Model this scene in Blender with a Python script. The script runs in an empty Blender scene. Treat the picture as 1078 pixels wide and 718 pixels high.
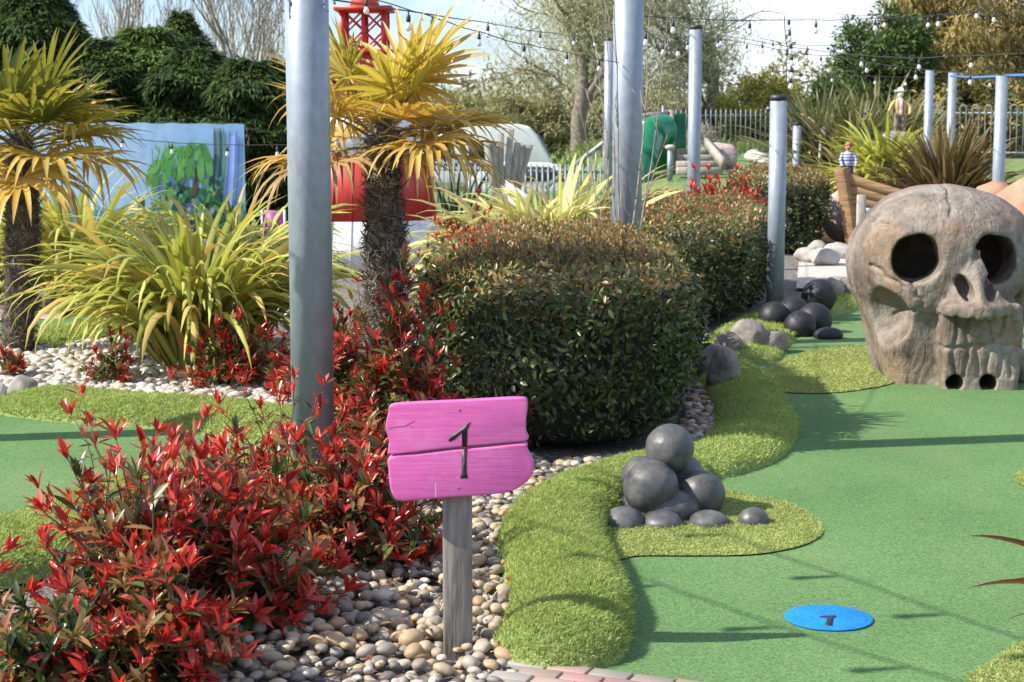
import bpy, bmesh, math, random
import numpy as np
from mathutils import Vector, Matrix
R = math.radians
rng = np.random.default_rng(7)
random.seed(7)
scene = bpy.context.scene
COL = scene.collection

# ------------------------------------------------------------------ camera numbers
EYE, PITCH, FPX = 1.6, R(7.4), 1800.0          # photograph pixels (1078 x 718)
CP, SP = math.cos(PITCH), math.sin(PITCH)

def P(px, py, D):
    """point on the vertical plane y = D seen at photograph pixel (px, py)"""
    t = (359 - py) / FPX
    dz = D * (t * CP - SP) / (CP + t * SP)
    dep = D * CP - dz * SP
    return np.array([(px - 539) / FPX * dep, D, EYE + dz])

def G(px, py, z=0.0):
    """point at height z seen at photograph pixel (px, py)"""
    t = (359 - py) / FPX
    dz = z - EYE
    D = dz * (CP + t * SP) / (t * CP - SP)
    dep = D * CP - dz * SP
    return np.array([(px - 539) / FPX * dep, D, z])

def sm(a, b, x):
    t = np.clip((x - a) / (b - a), 0, 1)
    return t * t * (3 - 2 * t)

def terrain(x, y):
    right = sm(0.8, 2.6, x)
    z = right * 0.6 * sm(23, 34, y) - (1 - right) * 1.1 * sm(37, 54, y)
    bank = 0.75 + 0.35 * sm(0, 10, x)
    k = sm(64, 95, y)
    return z * (1 - k) + bank * k

# ------------------------------------------------------------------ numpy noise
def _h(i, j, k, seed):
    n = (i * 374761393 + j * 668265263 + k * 2147483647 + seed * 974634777) & 0xffffffff
    n = ((n ^ (n >> 13)) * 1274126177) & 0xffffffff
    return ((n ^ (n >> 16)) & 0xffff) / 65535.0

def vnoise(p, seed=0):
    p = np.asarray(p, float)
    i = np.floor(p).astype(np.int64)
    f = p - i
    f = f * f * (3 - 2 * f)
    out = 0
    for a in (0, 1):
        for b in (0, 1):
            for c in (0, 1):
                w = (f[..., 0] if a else 1 - f[..., 0]) * (f[..., 1] if b else 1 - f[..., 1]) * (f[..., 2] if c else 1 - f[..., 2])
                out = out + w * _h(i[..., 0] + a, i[..., 1] + b, i[..., 2] + c, seed)
    return out * 2 - 1

def fbm(p, seed=0, n=3):
    s, a, t = 0, 1.0, 0
    p = np.asarray(p, float)
    for o in range(n):
        s = s + a * vnoise(p * 2 ** o + 17.3 * o, seed + o)
        t += a; a *= .5
    return s / t

def unit(v):
    v = np.asarray(v, float)
    return v / np.maximum(np.linalg.norm(v, axis=-1, keepdims=True), 1e-9)

def rdir(n, r=rng):
    return unit(r.normal(size=(n, 3)))

# ------------------------------------------------------------------ mesh building
class MB:
    def __init__(s):
        s.V, s.F, s.C, s.n = [], {}, [], 0
    def add(s, V, F, col=(1, 1, 1)):
        V = np.asarray(V, float).reshape(-1, 3)
        for f in (F if isinstance(F, list) else [F]):
            f = np.asarray(f, int)
            if f.size:
                s.F.setdefault(f.shape[1], []).append(f + s.n)
        c = np.asarray(col, float)
        if c.ndim == 1: c = np.repeat(c[None], len(V), 0)
        s.V.append(V); s.C.append(c); s.n += len(V)
        return s
    def build(s, name, mat, parent=None, smooth=False, origin=None):
        V = np.concatenate(s.V); C = np.concatenate(s.C)
        o = origin
        if o is None and parent is None:
            o = np.array([(V[:, 0].min() + V[:, 0].max()) / 2, (V[:, 1].min() + V[:, 1].max()) / 2, V[:, 2].min()])
        if parent is not None:
            o = wloc(parent)
        V = V - np.asarray(o)
        me = bpy.data.meshes.new(name)
        me.vertices.add(len(V)); me.vertices.foreach_set('co', V.astype(np.float32).ravel())
        loops, starts, st = [], [], 0
        for k, fs in s.F.items():
            f = np.concatenate(fs)
            loops.append(f.ravel()); starts.append(st + np.arange(len(f)) * k); st += f.size
        L = np.concatenate(loops); S = np.concatenate(starts)
        me.loops.add(len(L)); me.loops.foreach_set('vertex_index', L.astype(np.int32))
        me.polygons.add(len(S)); me.polygons.foreach_set('loop_start', S.astype(np.int32))
        if smooth: me.polygons.foreach_set('use_smooth', np.ones(len(S), bool))
        me.update(calc_edges=True); me.validate()
        at = me.color_attributes.new('col', 'FLOAT_COLOR', 'POINT')
        at.data.foreach_set('color', np.c_[C, np.ones(len(C))].astype(np.float32).ravel())
        if mat: me.materials.append(mat)
        ob = bpy.data.objects.new(name, me); COL.objects.link(ob)
        if parent is not None:
            ob.parent = parent
        else:
            ob.location = [float(q) for q in o]
        return ob

def wloc(ob):
    v = np.zeros(3)
    while ob is not None:
        v += np.array(ob.location); ob = ob.parent
    return v

def tag(o, label=None, cat=None, group=None, kind=None):
    if label: o['label'] = label
    if cat: o['category'] = cat
    if group: o['group'] = group
    if kind: o['kind'] = kind
    return o

def empty(name, loc, label, cat, group=None):
    o = bpy.data.objects.new(name, None); COL.objects.link(o)
    o.empty_display_size = .1
    o.location = [float(q) for q in loc]
    return tag(o, label, cat, group)

def bevel(ob, w=.004, seg=2):
    m = ob.modifiers.new('bevel', 'BEVEL'); m.width = w; m.segments = seg; m.limit_method = 'ANGLE'
    return ob

def rotz(a):
    c, s = math.cos(a), math.sin(a)
    return np.array([[c, -s, 0], [s, c, 0], [0, 0, 1.0]])

def box_vf(c, size, rot=None):
    x, y, z = np.asarray(size, float) / 2
    V = np.array([[-x, -y, -z], [x, -y, -z], [x, y, -z], [-x, y, -z], [-x, -y, z], [x, -y, z], [x, y, z], [-x, y, z]])
    if rot is not None: V = V @ np.asarray(rot).T
    F = np.array([[0, 3, 2, 1], [4, 5, 6, 7], [0, 1, 5, 4], [1, 2, 6, 5], [2, 3, 7, 6], [3, 0, 4, 7]])
    return V + np.asarray(c), F

def beam_vf(a, b, w, t, up=(0, 0, 1)):
    """square bar from a to b, w wide sideways, t thick"""
    a, b = np.asarray(a, float), np.asarray(b, float)
    d = unit(b - a); s = np.cross(d, up)
    if np.linalg.norm(s) < 1e-4: s = np.array([1., 0, 0])
    s = unit(s); n = np.cross(s, d)
    V = [p + s * i * w / 2 + n * j * t / 2 for p in (a, b) for i, j in ((-1, -1), (1, -1), (1, 1), (-1, 1))]
    F = np.array([[0, 1, 2, 3], [7, 6, 5, 4], [0, 4, 5, 1], [1, 5, 6, 2], [2, 6, 7, 3], [3, 7, 4, 0]])
    return np.array(V), F

def polytube(C, Rr, sides=6, cap=True):
    """n tubes along k points. C (n,k,3), Rr (n,k)"""
    C = np.asarray(C, float)
    if C.ndim == 2: C = C[None]
    n, k, _ = C.shape
    Rr = np.broadcast_to(np.asarray(Rr, float), (n, k))
    T = unit(np.gradient(C, axis=1))
    d0 = unit(C[:, -1] - C[:, 0])
    ref = np.where(np.abs(d0[:, 2:3]) > .8, np.array([[1., 0, 0]]), np.array([[0, 0, 1.]]))[:, None, :]
    A = unit(np.cross(T, np.broadcast_to(ref, T.shape))); B = np.cross(T, A)
    th = np.linspace(0, 2 * np.pi, sides, endpoint=False)
    V = C[:, :, None, :] + Rr[:, :, None, None] * (np.cos(th)[:, None] * A[:, :, None, :] + np.sin(th)[:, None] * B[:, :, None, :])
    idx = np.arange(n * k * sides).reshape(n, k, sides)
    nx = np.roll(idx, -1, 2)
    F = [np.stack([idx[:, :-1], nx[:, :-1], nx[:, 1:], idx[:, 1:]], -1).reshape(-1, 4)]
    if cap:
        F.append(idx[:, 0, ::-1].reshape(-1, sides)); F.append(idx[:, -1].reshape(-1, sides))
    return V.reshape(-1, 3), F

def lathe_vf(c, prof, sides=24, cap=True):
    prof = np.asarray(prof, float); th = np.linspace(0, 2 * np.pi, sides, endpoint=False)
    V = np.stack([prof[:, 0:1] * np.cos(th), prof[:, 0:1] * np.sin(th), np.repeat(prof[:, 1:2], sides, 1)], -1)
    idx = np.arange(len(prof) * sides).reshape(len(prof), sides); nx = np.roll(idx, -1, 1)
    F = [np.stack([idx[:-1], nx[:-1], nx[1:], idx[1:]], -1).reshape(-1, 4)]
    if cap: F += [idx[0, ::-1].reshape(1, -1), idx[-1].reshape(1, -1)]
    return V.reshape(-1, 3) + np.asarray(c), F

def strap(C, S, W, fold=.25, N=None):
    """n folded strips; C (n,k,3) centre, S (n,k,3) side, W (n,k) half width"""
    T = unit(np.gradient(C, axis=1))
    N = np.cross(S, T) if N is None else N
    W = np.broadcast_to(W, C.shape[:2])[..., None]
    V = np.stack([C - S * W + N * W * fold, C, C + S * W + N * W * fold], 2)
    n, k = C.shape[:2]
    idx = np.arange(n * k * 3).reshape(n, k, 3)
    F = [np.stack([idx[:, :-1, a], idx[:, :-1, a + 1], idx[:, 1:, a + 1], idx[:, 1:, a]], -1).reshape(-1, 4) for a in (0, 1)]
    return V.reshape(-1, 3), F

def leaves(Pn, A, N, L, W, col, curl=.18, fold=.3):
    n = len(Pn)
    A = unit(A); S = unit(np.cross(A, N)); N = np.cross(S, A)
    L = np.broadcast_to(L, n).astype(float); W = np.broadcast_to(W, n).astype(float)
    rows = [(0, 0, 0), (.28, -.85, 1), (.28, 0, 0), (.28, .85, 1), (.66, -.8, 1), (.66, 0, 0), (.66, .8, 1), (1, 0, 0)]
    cu = np.broadcast_to(curl, n)
    V = []
    for t, s, e in rows:
        V.append(Pn + A * (t * L)[:, None] + S * (s * W / 2)[:, None] + N * (fold * e * W / 2 - cu * L * t * t)[:, None])
    V = np.stack(V, 1)
    b = np.arange(n)[:, None] * 8
    tri = np.array([[0, 2, 1], [0, 3, 2], [4, 5, 7], [5, 6, 7]])
    qd = np.array([[1, 2, 5, 4], [2, 3, 6, 5]])
    F = [(b[:, None] + tri[None]).reshape(-1, 3), (b[:, None] + qd[None]).reshape(-1, 4)]
    C = np.repeat(np.asarray(col, float)[:, None], 8, 1)
    jit = np.random.default_rng(n).uniform(.85, 1.15, (n, 8, 1)); C = C * jit
    C[:, [2, 5]] = C[:, [2, 5]] * .93 + np.array([.04, .025, .01])      # paler midrib
    C[:, 0] = C[:, 0] * .7 + np.array([.05, .05, .015])
    return V.reshape(-1, 3), F, C.reshape(-1, 3)

def rhombs(Pn, A, N, L, W, col, curl=.1):
    n = len(Pn)
    A = unit(A); S = unit(np.cross(A, N)); N = np.cross(S, A)
    L = np.broadcast_to(L, n).astype(float)[:, None]; W = np.broadcast_to(W, n).astype(float)[:, None]
    V = np.stack([Pn, Pn + A * .45 * L - S * W / 2 + N * .08 * L, Pn + A * L - N * curl * L, Pn + A * .45 * L + S * W / 2 + N * .08 * L], 1)
    F = np.arange(n * 4).reshape(n, 4)
    return V.reshape(-1, 3), F, np.repeat(np.asarray(col, float), 4, 0)

def ico(sub=3):
    bm = bmesh.new(); bmesh.ops.create_icosphere(bm, subdivisions=sub, radius=1)
    V = np.array([v.co[:] for v in bm.verts]); F = np.array([[v.index for v in f.verts] for f in bm.faces]); bm.free()
    return V, F
ICO = {k: ico(k) for k in (1, 2, 3, 4)}

def rock_vf(c, size, seed, sub=3, rough=.22, rot=0.0, flat=0.0):
    V, F = ICO[sub]
    V = V * (1 + rough * fbm(V * 1.3 + seed * 3.1, seed, 3))[:, None]
    if flat:
        for d in rdir(6, np.random.default_rng(seed)):
            k = V @ d; lim = 1 - flat * .5
            V = V - np.maximum(k - lim, 0)[:, None] * d * .85
    return (V * np.asarray(size)) @ rotz(rot).T + np.asarray(c), F

def snet(f, o, h):
    """naive surface nets of the zero level of f"""
    ins = f < 0
    nx, ny, nz = f.shape
    cs = {}
    cnt = np.zeros((nx - 1, ny - 1, nz - 1), np.int8)
    sl = lambda a, n: slice(a, n - 1 + a)
    for a in (0, 1):
        for b in (0, 1):
            for c in (0, 1):
                cs[a, b, c] = f[sl(a, nx), sl(b, ny), sl(c, nz)]
                cnt += cs[a, b, c] < 0
    I = np.argwhere((cnt > 0) & (cnt < 8))
    tup = tuple(I.T)
    acc = np.zeros((len(I), 3)); num = np.zeros(len(I))
    cor = [(a, b, c) for a in (0, 1) for b in (0, 1) for c in (0, 1)]
    val = {k: cs[k][tup] for k in cor}
    for p in cor:
        for ax in range(3):
            if p[ax] == 0:
                q = list(p); q[ax] = 1; q = tuple(q)
                v0, v1 = val[p], val[q]
                m = (v0 < 0) != (v1 < 0)
                t = np.where(m, v0 / np.where(m, v0 - v1, 1), 0)
                pos = np.tile(np.array(p, float), (len(I), 1)); pos[:, ax] = t
                acc += pos * m[:, None]; num += m
    V = (I + acc / num[:, None]) * h + np.asarray(o)
    idx = -np.ones((nx - 1, ny - 1, nz - 1), int); idx[tup] = np.arange(len(I))
    Fs = []
    for ax in range(3):
        s0 = [slice(None)] * 3; s1 = [slice(None)] * 3
        s0[ax] = slice(0, -1); s1[ax] = slice(1, None)
        e = np.argwhere(ins[tuple(s0)] != ins[tuple(s1)])
        b, c = [q for q in range(3) if q != ax]
        e = e[(e[:, b] > 0) & (e[:, c] > 0) & (e[:, b] < f.shape[b] - 1) & (e[:, c] < f.shape[c] - 1)]
        q = []
        for db, dc in ((1, 1), (0, 1), (0, 0), (1, 0)):
            t = e.copy(); t[:, b] -= db; t[:, c] -= dc
            q.append(idx[tuple(t.T)])
        q = np.stack(q, 1)
        flip = ins[tuple(e.T)] ^ (ax == 1)
        q[~flip] = q[~flip][:, ::-1]
        Fs.append(q)
    return V, np.concatenate(Fs)

def smin(a, b, k):
    h = np.clip(.5 + .5 * (b - a) / k, 0, 1)
    return b + (a - b) * h - k * h * (1 - h)
def smax(a, b, k): return -smin(-a, -b, k)
def sd_ell(p, c, r):
    q = (p - np.asarray(c)) / np.asarray(r)
    k0 = np.linalg.norm(q, axis=-1); k1 = np.linalg.norm(q / np.asarray(r), axis=-1)
    return k0 * (k0 - 1) / np.maximum(k1, 1e-6)
def sd_box(p, c, b, r=0.0):
    q = np.abs(p - np.asarray(c)) - (np.asarray(b) - r)
    return np.linalg.norm(np.maximum(q, 0), axis=-1) + np.minimum(q.max(-1), 0) - r
def sd_cap(p, a, b, r):
    a, b = np.asarray(a, float), np.asarray(b, float)
    h = np.clip(((p - a) @ (b - a)) / max((b - a) @ (b - a), 1e-9), 0, 1)
    return np.linalg.norm(p - a - h[..., None] * (b - a), axis=-1) - r

def sheet(name, pts, z, mat, label=None, cat=None, kind='structure', n=None):
    pts = np.asarray([p[:2] for p in pts]); bm = bmesh.new()
    c = pts.mean(0)
    vs = [bm.verts.new((p[0] - c[0], p[1] - c[1], 0)) for p in pts]
    f = bm.faces.new(vs); bmesh.ops.triangulate(bm, faces=[f])
    bmesh.ops.recalc_face_normals(bm, faces=bm.faces)
    if bm.faces[:][0].normal.z < 0: bmesh.ops.reverse_faces(bm, faces=bm.faces)
    me = bpy.data.meshes.new(name); bm.to_mesh(me); bm.free(); me.materials.append(mat)
    o = bpy.data.objects.new(name, me); COL.objects.link(o); o.location = (c[0], c[1], z)
    return tag(o, label, cat, None, kind)

def smooth_loop(pts, per=6, closed=True):
    """Catmull-Rom through the points"""
    p = np.asarray(pts, float); n = len(p); out = []
    rngi = range(n) if closed else range(n - 1)
    for i in rngi:
        g = (lambda k: p[k % n]) if closed else (lambda k: p[min(max(k, 0), n - 1)])
        a, b, c, d = g(i - 1), g(i), g(i + 1), g(i + 2)
        for t in np.linspace(0, 1, per, endpoint=False):
            out.append(.5 * (2 * b + (c - a) * t + (2 * a - 5 * b + 4 * c - d) * t * t + (3 * b - a - 3 * c + d) * t ** 3))
    if not closed: out.append(p[-1])
    return np.array(out)

def inside(poly, X, Y):
    poly = np.asarray(poly)[:, :2]; res = np.zeros(X.shape, bool); j = len(poly) - 1
    for i in range(len(poly)):
        xi, yi = poly[i]; xj, yj = poly[j]
        m = ((yi > Y) != (yj > Y)) & (X < (xj - xi) * (Y - yi) / (yj - yi + 1e-12) + xi)
        res ^= m; j = i
    return res

def dist_poly(line, X, Y, closed=False):
    line = np.asarray(line)[:, :2]; d = np.full(X.shape, 1e9)
    n = len(line)
    for i in range(n if closed else n - 1):
        a, b = line[i], line[(i + 1) % n]; ab = b - a
        t = np.clip(((X - a[0]) * ab[0] + (Y - a[1]) * ab[1]) / (ab @ ab + 1e-12), 0, 1)
        d = np.minimum(d, np.hypot(X - a[0] - t * ab[0], Y - a[1] - t * ab[1]))
    return d

# ------------------------------------------------------------------ materials
def nt(name):
    m = bpy.data.materials.new(name); m.use_nodes = True
    t = m.node_tree; t.nodes.clear()
    out = t.nodes.new('ShaderNodeOutputMaterial')
    return m, t, out

def N(t, kind, **kw):
    n = t.nodes.new(kind)
    for k, v in kw.items():
        if k.startswith('i_'):
            n.inputs[k[2:].replace('_', ' ')].default_value = v
        else: setattr(n, k, v)
    return n

def ramp(t, fac, stops):
    r = t.nodes.new('ShaderNodeValToRGB')
    els = r.color_ramp.elements
    while len(els) < len(stops): els.new(.5)
    for e, (p, c) in zip(els, stops):
        e.position = p; e.color = (*c, 1) if len(c) == 3 else c
    t.links.new(fac, r.inputs[0]); return r

def mixc(t, fac, a, b, mode='MIX'):
    m = t.nodes.new('ShaderNodeMix'); m.data_type = 'RGBA'; m.blend_type = mode
    for s, v in ((0, fac), (6, a), (7, b)):
        if isinstance(v, (int, float)): m.inputs[s].default_value = v
        elif isinstance(v, tuple): m.inputs[s].default_value = (*v, 1)
        else: t.links.new(v, m.inputs[s])
    return m.outputs[2]

def surf(name, stops, scale=5, rough=.7, bump=.3, bscale=None, detail=6, metal=0.0, spec=.5, stretch=None, speck=None, coords='Object', bdist=.01):
    """noise-coloured principled surface"""
    m, t, out = nt(name)
    tc = N(t, 'ShaderNodeTexCoord'); src = tc.outputs[coords]
    if stretch:
        mp = N(t, 'ShaderNodeMapping'); mp.inputs['Scale'].default_value = stretch
        t.links.new(src, mp.inputs[0]); src = mp.outputs[0]
    n1 = N(t, 'ShaderNodeTexNoise', i_Scale=scale, i_Detail=detail, i_Roughness=.6)
    t.links.new(src, n1.inputs['Vector'])
    k = len(stops)
    r = ramp(t, n1.outputs[0], [(.32 + .36 * i / max(k - 1, 1), c) for i, c in enumerate(stops)])
    colr = r.outputs[0]
    if speck:
        sc, amt = speck
        n2 = N(t, 'ShaderNodeTexNoise', i_Scale=sc, i_Detail=2.0)
        t.links.new(src, n2.inputs['Vector'])
        r2 = ramp(t, n2.outputs[0], [(.35, (1 - amt,) * 3), (.65, (1 + amt,) * 3)])
        colr = mixc(t, 1.0, colr, r2.outputs[0], 'MULTIPLY')
    b = N(t, 'ShaderNodeBsdfPrincipled', i_Roughness=rough, i_Metallic=metal)
    b.inputs['Specular IOR Level'].default_value = spec
    t.links.new(colr, b.inputs['Base Color'])
    if bump:
        n3 = N(t, 'ShaderNodeTexNoise', i_Scale=bscale or scale * 4, i_Detail=5.0)
        t.links.new(src, n3.inputs['Vector'])
        bp = N(t, 'ShaderNodeBump', i_Strength=bump, i_Distance=bdist)
        t.links.new(n3.outputs[0], bp.inputs['Height']); t.links.new(bp.outputs[0], b.inputs['Normal'])
    t.links.new(b.outputs[0], out.inputs[0])
    return m

def leafmat(name, rough=.45, trans=.3, spec=.5, tint=(1, 1, .8)):
    m, t, out = nt(name)
    a = N(t, 'ShaderNodeAttribute', attribute_name='col')
    b = N(t, 'ShaderNodeBsdfPrincipled', i_Roughness=rough)
    b.inputs['Specular IOR Level'].default_value = spec
    t.links.new(a.outputs[0], b.inputs['Base Color'])
    tr = N(t, 'ShaderNodeBsdfTranslucent')
    c2 = mixc(t, 1.0, a.outputs[0], tint, 'MULTIPLY'); t.links.new(c2, tr.inputs[0])
    mx = N(t, 'ShaderNodeMixShader'); mx.inputs[0].default_value = trans
    t.links.new(b.outputs[0], mx.inputs[1]); t.links.new(tr.outputs[0], mx.inputs[2])
    t.links.new(mx.outputs[0], out.inputs[0]); return m

def vcol(name, rough=.6, spec=.4, bump=.0, bscale=60, metal=0.0, var=.0):
    m, t, out = nt(name)
    a = N(t, 'ShaderNodeAttribute', attribute_name='col')
    b = N(t, 'ShaderNodeBsdfPrincipled', i_Roughness=rough, i_Metallic=metal)
    b.inputs['Specular IOR Level'].default_value = spec
    c = a.outputs[0]
    tc = N(t, 'ShaderNodeTexCoord')
    if var:
        n2 = N(t, 'ShaderNodeTexNoise', i_Scale=bscale * .3, i_Detail=5.0); t.links.new(tc.outputs['Object'], n2.inputs['Vector'])
        r2 = ramp(t, n2.outputs[0], [(.3, (1 - var,) * 3), (.7, (1 + var,) * 3)])
        c = mixc(t, 1.0, c, r2.outputs[0], 'MULTIPLY')
    t.links.new(c, b.inputs['Base Color'])
    if bump:
        n3 = N(t, 'ShaderNodeTexNoise', i_Scale=bscale, i_Detail=4.0); t.links.new(tc.outputs['Object'], n3.inputs['Vector'])
        bp = N(t, 'ShaderNodeBump', i_Strength=bump, i_Distance=.01)
        t.links.new(n3.outputs[0], bp.inputs['Height']); t.links.new(bp.outputs[0], b.inputs['Normal'])
    t.links.new(b.outputs[0], out.inputs[0]); return m

M = {}
M['soil'] = surf('soil', [(.05, .04, .03), (.13, .11, .085), (.22, .19, .15)], 9, .95, .6, 60, speck=(90, .5))
M['gravel'] = surf('gravel', [(.07, .06, .05), (.16, .14, .12), (.26, .235, .2)], 25, .9, .8, 60, speck=(60, .5), bdist=.02)
M['green'] = surf('putting_carpet', [(.105, .185, .068), (.125, .205, .075), (.145, .23, .085)], 1.3, .85, .6, 300, speck=(110, .34), spec=.2, bdist=.004)
M['blue'] = surf('blue_carpet', [(.008, .17, .62), (.015, .22, .74)], 8, .8, .5, 300, speck=(230, .3), spec=.2, bdist=.004)
M['turfbase'] = surf('turf_base', [(.17, .22, .06), (.24, .30, .09)], 8, .95, .8, 160, speck=(120, .4), bdist=.01)
M['grass_far'] = surf('meadow', [(.09, .15, .035), (.14, .2, .05), (.17, .2, .07)], .5, .95, .6, 6, speck=(9, .3), bdist=.05)
M['turf'] = leafmat('turf_blades', .5, .4, .3, (1, 1, .7))
M['leaf'] = leafmat('leaf_glossy', .28, .32, .5)
M['leaf_dull'] = leafmat('leaf_dull', .5, .34, .3)
M['palmleaf'] = leafmat('palm_leaf', .42, .35, .4, (1, .95, .6))
M['hedgeleaf'] = leafmat('hedge_leaf', .36, .32, .5, (1, 1, .75))
M['bark'] = vcol('bark', .85, .2, .5, 40, var=.35)
M['pebble'] = vcol('pebble_stone', .55, .35, .25, 60, var=.3)
M['core'] = surf('hedge_core', [(.012, .012, .008), (.03, .026, .018)], 12, .95, .8, 40)  # near-black colour standing for the shade inside hedges and conifers
M['galv'] = surf('galvanised_steel', [(.255, .295, .34), (.285, .325, .37), (.32, .36, .405)], 14, .5, .05, 40, metal=.3, stretch=(1, 1, .6), speck=(30, .06))
M['cap'] = surf('black_cap', [(.02, .02, .022), (.035, .035, .035)], 20, .5, .1)
M['pink'] = surf('pink_paint', [(.6, .105, .345), (.65, .125, .38), (.69, .15, .41)], 4, .45, .22, 10, stretch=(1, 4, 9), bdist=.003)
M['black'] = surf('black_paint', [(.012, .012, .013), (.02, .018, .02)], 30, .5, .1)
M['wood'] = surf('weathered_wood', [(.12, .105, .085), (.22, .195, .165), (.3, .275, .24)], 7, .8, .5, 16, stretch=(6, 6, .7), bdist=.006)
M['woodw'] = surf('weathered_board', [(.22, .19, .15), (.36, .32, .27), (.46, .42, .37)], 7, .8, .4, 14, stretch=(4, 4, .7), bdist=.006)
M['boat'] = surf('boat_planks', [(.16, .09, .035), (.26, .16, .07), (.34, .22, .11)], 4, .75, .5, 10, stretch=(.6, .6, 8), bdist=.006)
M['skull'] = None
M['iron'] = surf('dark_grey_paint', [(.05, .05, .052), (.085, .085, .086), (.13, .128, .125)], 9, .47, .5, 26, spec=.5, bdist=.006)
M['iron2'] = surf('shade_black_paint', [(.009, .009, .011), (.016, .016, .018)], 14, .55, .4, 26, bdist=.006)  # black paint, darkened further so the colour carries the hedge's shade
M['red'] = surf('red_paint', [(.44, .028, .018), (.54, .045, .03)], 3, .45, .25, 9, stretch=(8, 8, .4), bdist=.006)
M['white'] = surf('white_paint', [(.7, .7, .69), (.8, .8, .79)], 3, .5, .2, 9, stretch=(8, 8, .4), bdist=.006)
M['rock'] = surf('grey_rock', [(.13, .115, .1), (.24, .215, .185), (.34, .31, .27)], 6, .85, .8, 18, bdist=.02)
M['rockpale'] = surf('pale_rock', [(.28, .255, .22), (.42, .39, .34), (.52, .49, .44)], 6, .85, .7, 18, bdist=.02)
M['rockpink'] = surf('terracotta_rock', [(.34, .15, .085), (.42, .2, .12), (.48, .27, .18)], 5, .8, .4, 14, bdist=.02)
M['rockrose'] = surf('rose_grey_rock', [(.3, .2, .17), (.42, .31, .27), (.5, .42, .38)], 9, .85, .7, 18, bdist=.02)
M['slide'] = surf('green_plastic', [(.0, .16, .06), (.0, .2, .08)], 3, .3, .05, 9)
M['bark_soil'] = surf('orange_bark_chip', [(.2, .09, .035), (.33, .16, .07), (.4, .22, .11)], 14, .95, .8, 50, bdist=.03)
M['path'] = surf('pale_path', [(.42, .37, .31), (.52, .47, .41)], 8, .9, .3, 40, speck=(80, .2))
M['pinkpath'] = surf('rose_path', [(.36, .26, .24), (.46, .36, .33)], 8, .9, .3, 40, speck=(80, .2))
M['vc'] = vcol('painted_colours', .6, .3, var=.12, bscale=20)
M['vcg'] = vcol('painted_gloss', .35, .5)
M['fencegrey'] = surf('grey_fence_paint', [(.17, .19, .21), (.24, .26, .28)], 5, .45, .1, 20, metal=.3)
M['cable'] = surf('cable_rubber', [(.015, .015, .016), (.03, .03, .03)], 30, .5, .1)
def glassmat():
    m, t, out = nt('bulb_glass')
    b = N(t, 'ShaderNodeBsdfPrincipled', i_Roughness=.08); b.inputs['Base Color'].default_value = (.85, .85, .82, 1)
    b.inputs['Transmission Weight'].default_value = .35; t.links.new(b.outputs[0], out.inputs[0]); return m
M['bulb'] = glassmat()
M['window'] = surf('dark_glazing', [(.03, .035, .04), (.05, .06, .07)], 3, .1, 0)

def skullmat():
    m, t, out = nt('painted_concrete')
    tc = N(t, 'ShaderNodeTexCoord'); o = tc.outputs['Object']
    n1 = N(t, 'ShaderNodeTexNoise', i_Scale=3.2, i_Detail=7.0, i_Roughness=.65, i_Distortion=.6); t.links.new(o, n1.inputs['Vector'])
    r1 = ramp(t, n1.outputs[0], [(.28, (.06, .045, .034)), (.4, (.15, .115, .086)), (.5, (.215, .175, .14)), (.6, (.27, .242, .205)), (.72, (.205, .14, .108))])
    mp = N(t, 'ShaderNodeMapping'); mp.inputs['Scale'].default_value = (3.5, 3.5, 1.0); t.links.new(o, mp.inputs[0])
    n2 = N(t, 'ShaderNodeTexNoise', i_Scale=1.6, i_Detail=5.0); t.links.new(mp.outputs[0], n2.inputs['Vector'])
    r2 = ramp(t, n2.outputs[0], [(.35, (.72, .7, .68)), (.6, (1.12, 1.1, 1.06))])
    c = mixc(t, .8, r1.outputs[0], r2.outputs[0], 'MULTIPLY')
    n4 = N(t, 'ShaderNodeTexNoise', i_Scale=2.3, i_Detail=3.0, i_Distortion=1.0); t.links.new(o, n4.inputs['Vector'])
    r4 = ramp(t, n4.outputs[0], [(.5, (0, 0, 0)), (.68, (1, 1, 1))])
    c = mixc(t, r4.outputs[0], c, (.26, .17, .10))
    n5 = N(t, 'ShaderNodeTexNoise', i_Scale=22.0, i_Detail=6.0, i_Roughness=.7); t.links.new(o, n5.inputs['Vector'])
    r5 = ramp(t, n5.outputs[0], [(.32, (.62, .6, .58)), (.5, (1, 1, 1)), (.7, (1.22, 1.2, 1.18))])
    c = mixc(t, 1.0, c, r5.outputs[0], 'MULTIPLY')
    n6 = N(t, 'ShaderNodeTexNoise', i_Scale=3.0, i_Detail=4.0); mp6 = N(t, 'ShaderNodeMapping'); mp6.inputs['Location'].default_value = (3, 8, 1); t.links.new(o, mp6.inputs[0]); t.links.new(mp6.outputs[0], n6.inputs['Vector'])
    r6 = ramp(t, n6.outputs[0], [(.52, (0, 0, 0)), (.66, (.4, .4, .4))])
    c = mixc(t, r6.outputs[0], c, (.27, .29, .25))
    b = N(t, 'ShaderNodeBsdfPrincipled', i_Roughness=.75); t.links.new(c, b.inputs['Base Color'])
    n3 = N(t, 'ShaderNodeTexNoise', i_Scale=16.0, i_Detail=7.0, i_Roughness=.65); t.links.new(o, n3.inputs['Vector'])
    v = N(t, 'ShaderNodeTexNoise', i_Scale=4.0, i_Detail=3.0, i_Distortion=2.0); t.links.new(mp.outputs[0], v.inputs['Vector'])
    ad = N(t, 'ShaderNodeMath', operation='ADD'); t.links.new(n3.outputs[0], ad.inputs[0]); t.links.new(v.outputs[0], ad.inputs[1])
    bp = N(t, 'ShaderNodeBump', i_Strength=.75, i_Distance=.02); t.links.new(ad.outputs[0], bp.inputs['Height'])
    t.links.new(bp.outputs[0], b.inputs['Normal']); t.links.new(b.outputs[0], out.inputs[0]); return m
M['skull'] = skullmat()

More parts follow.
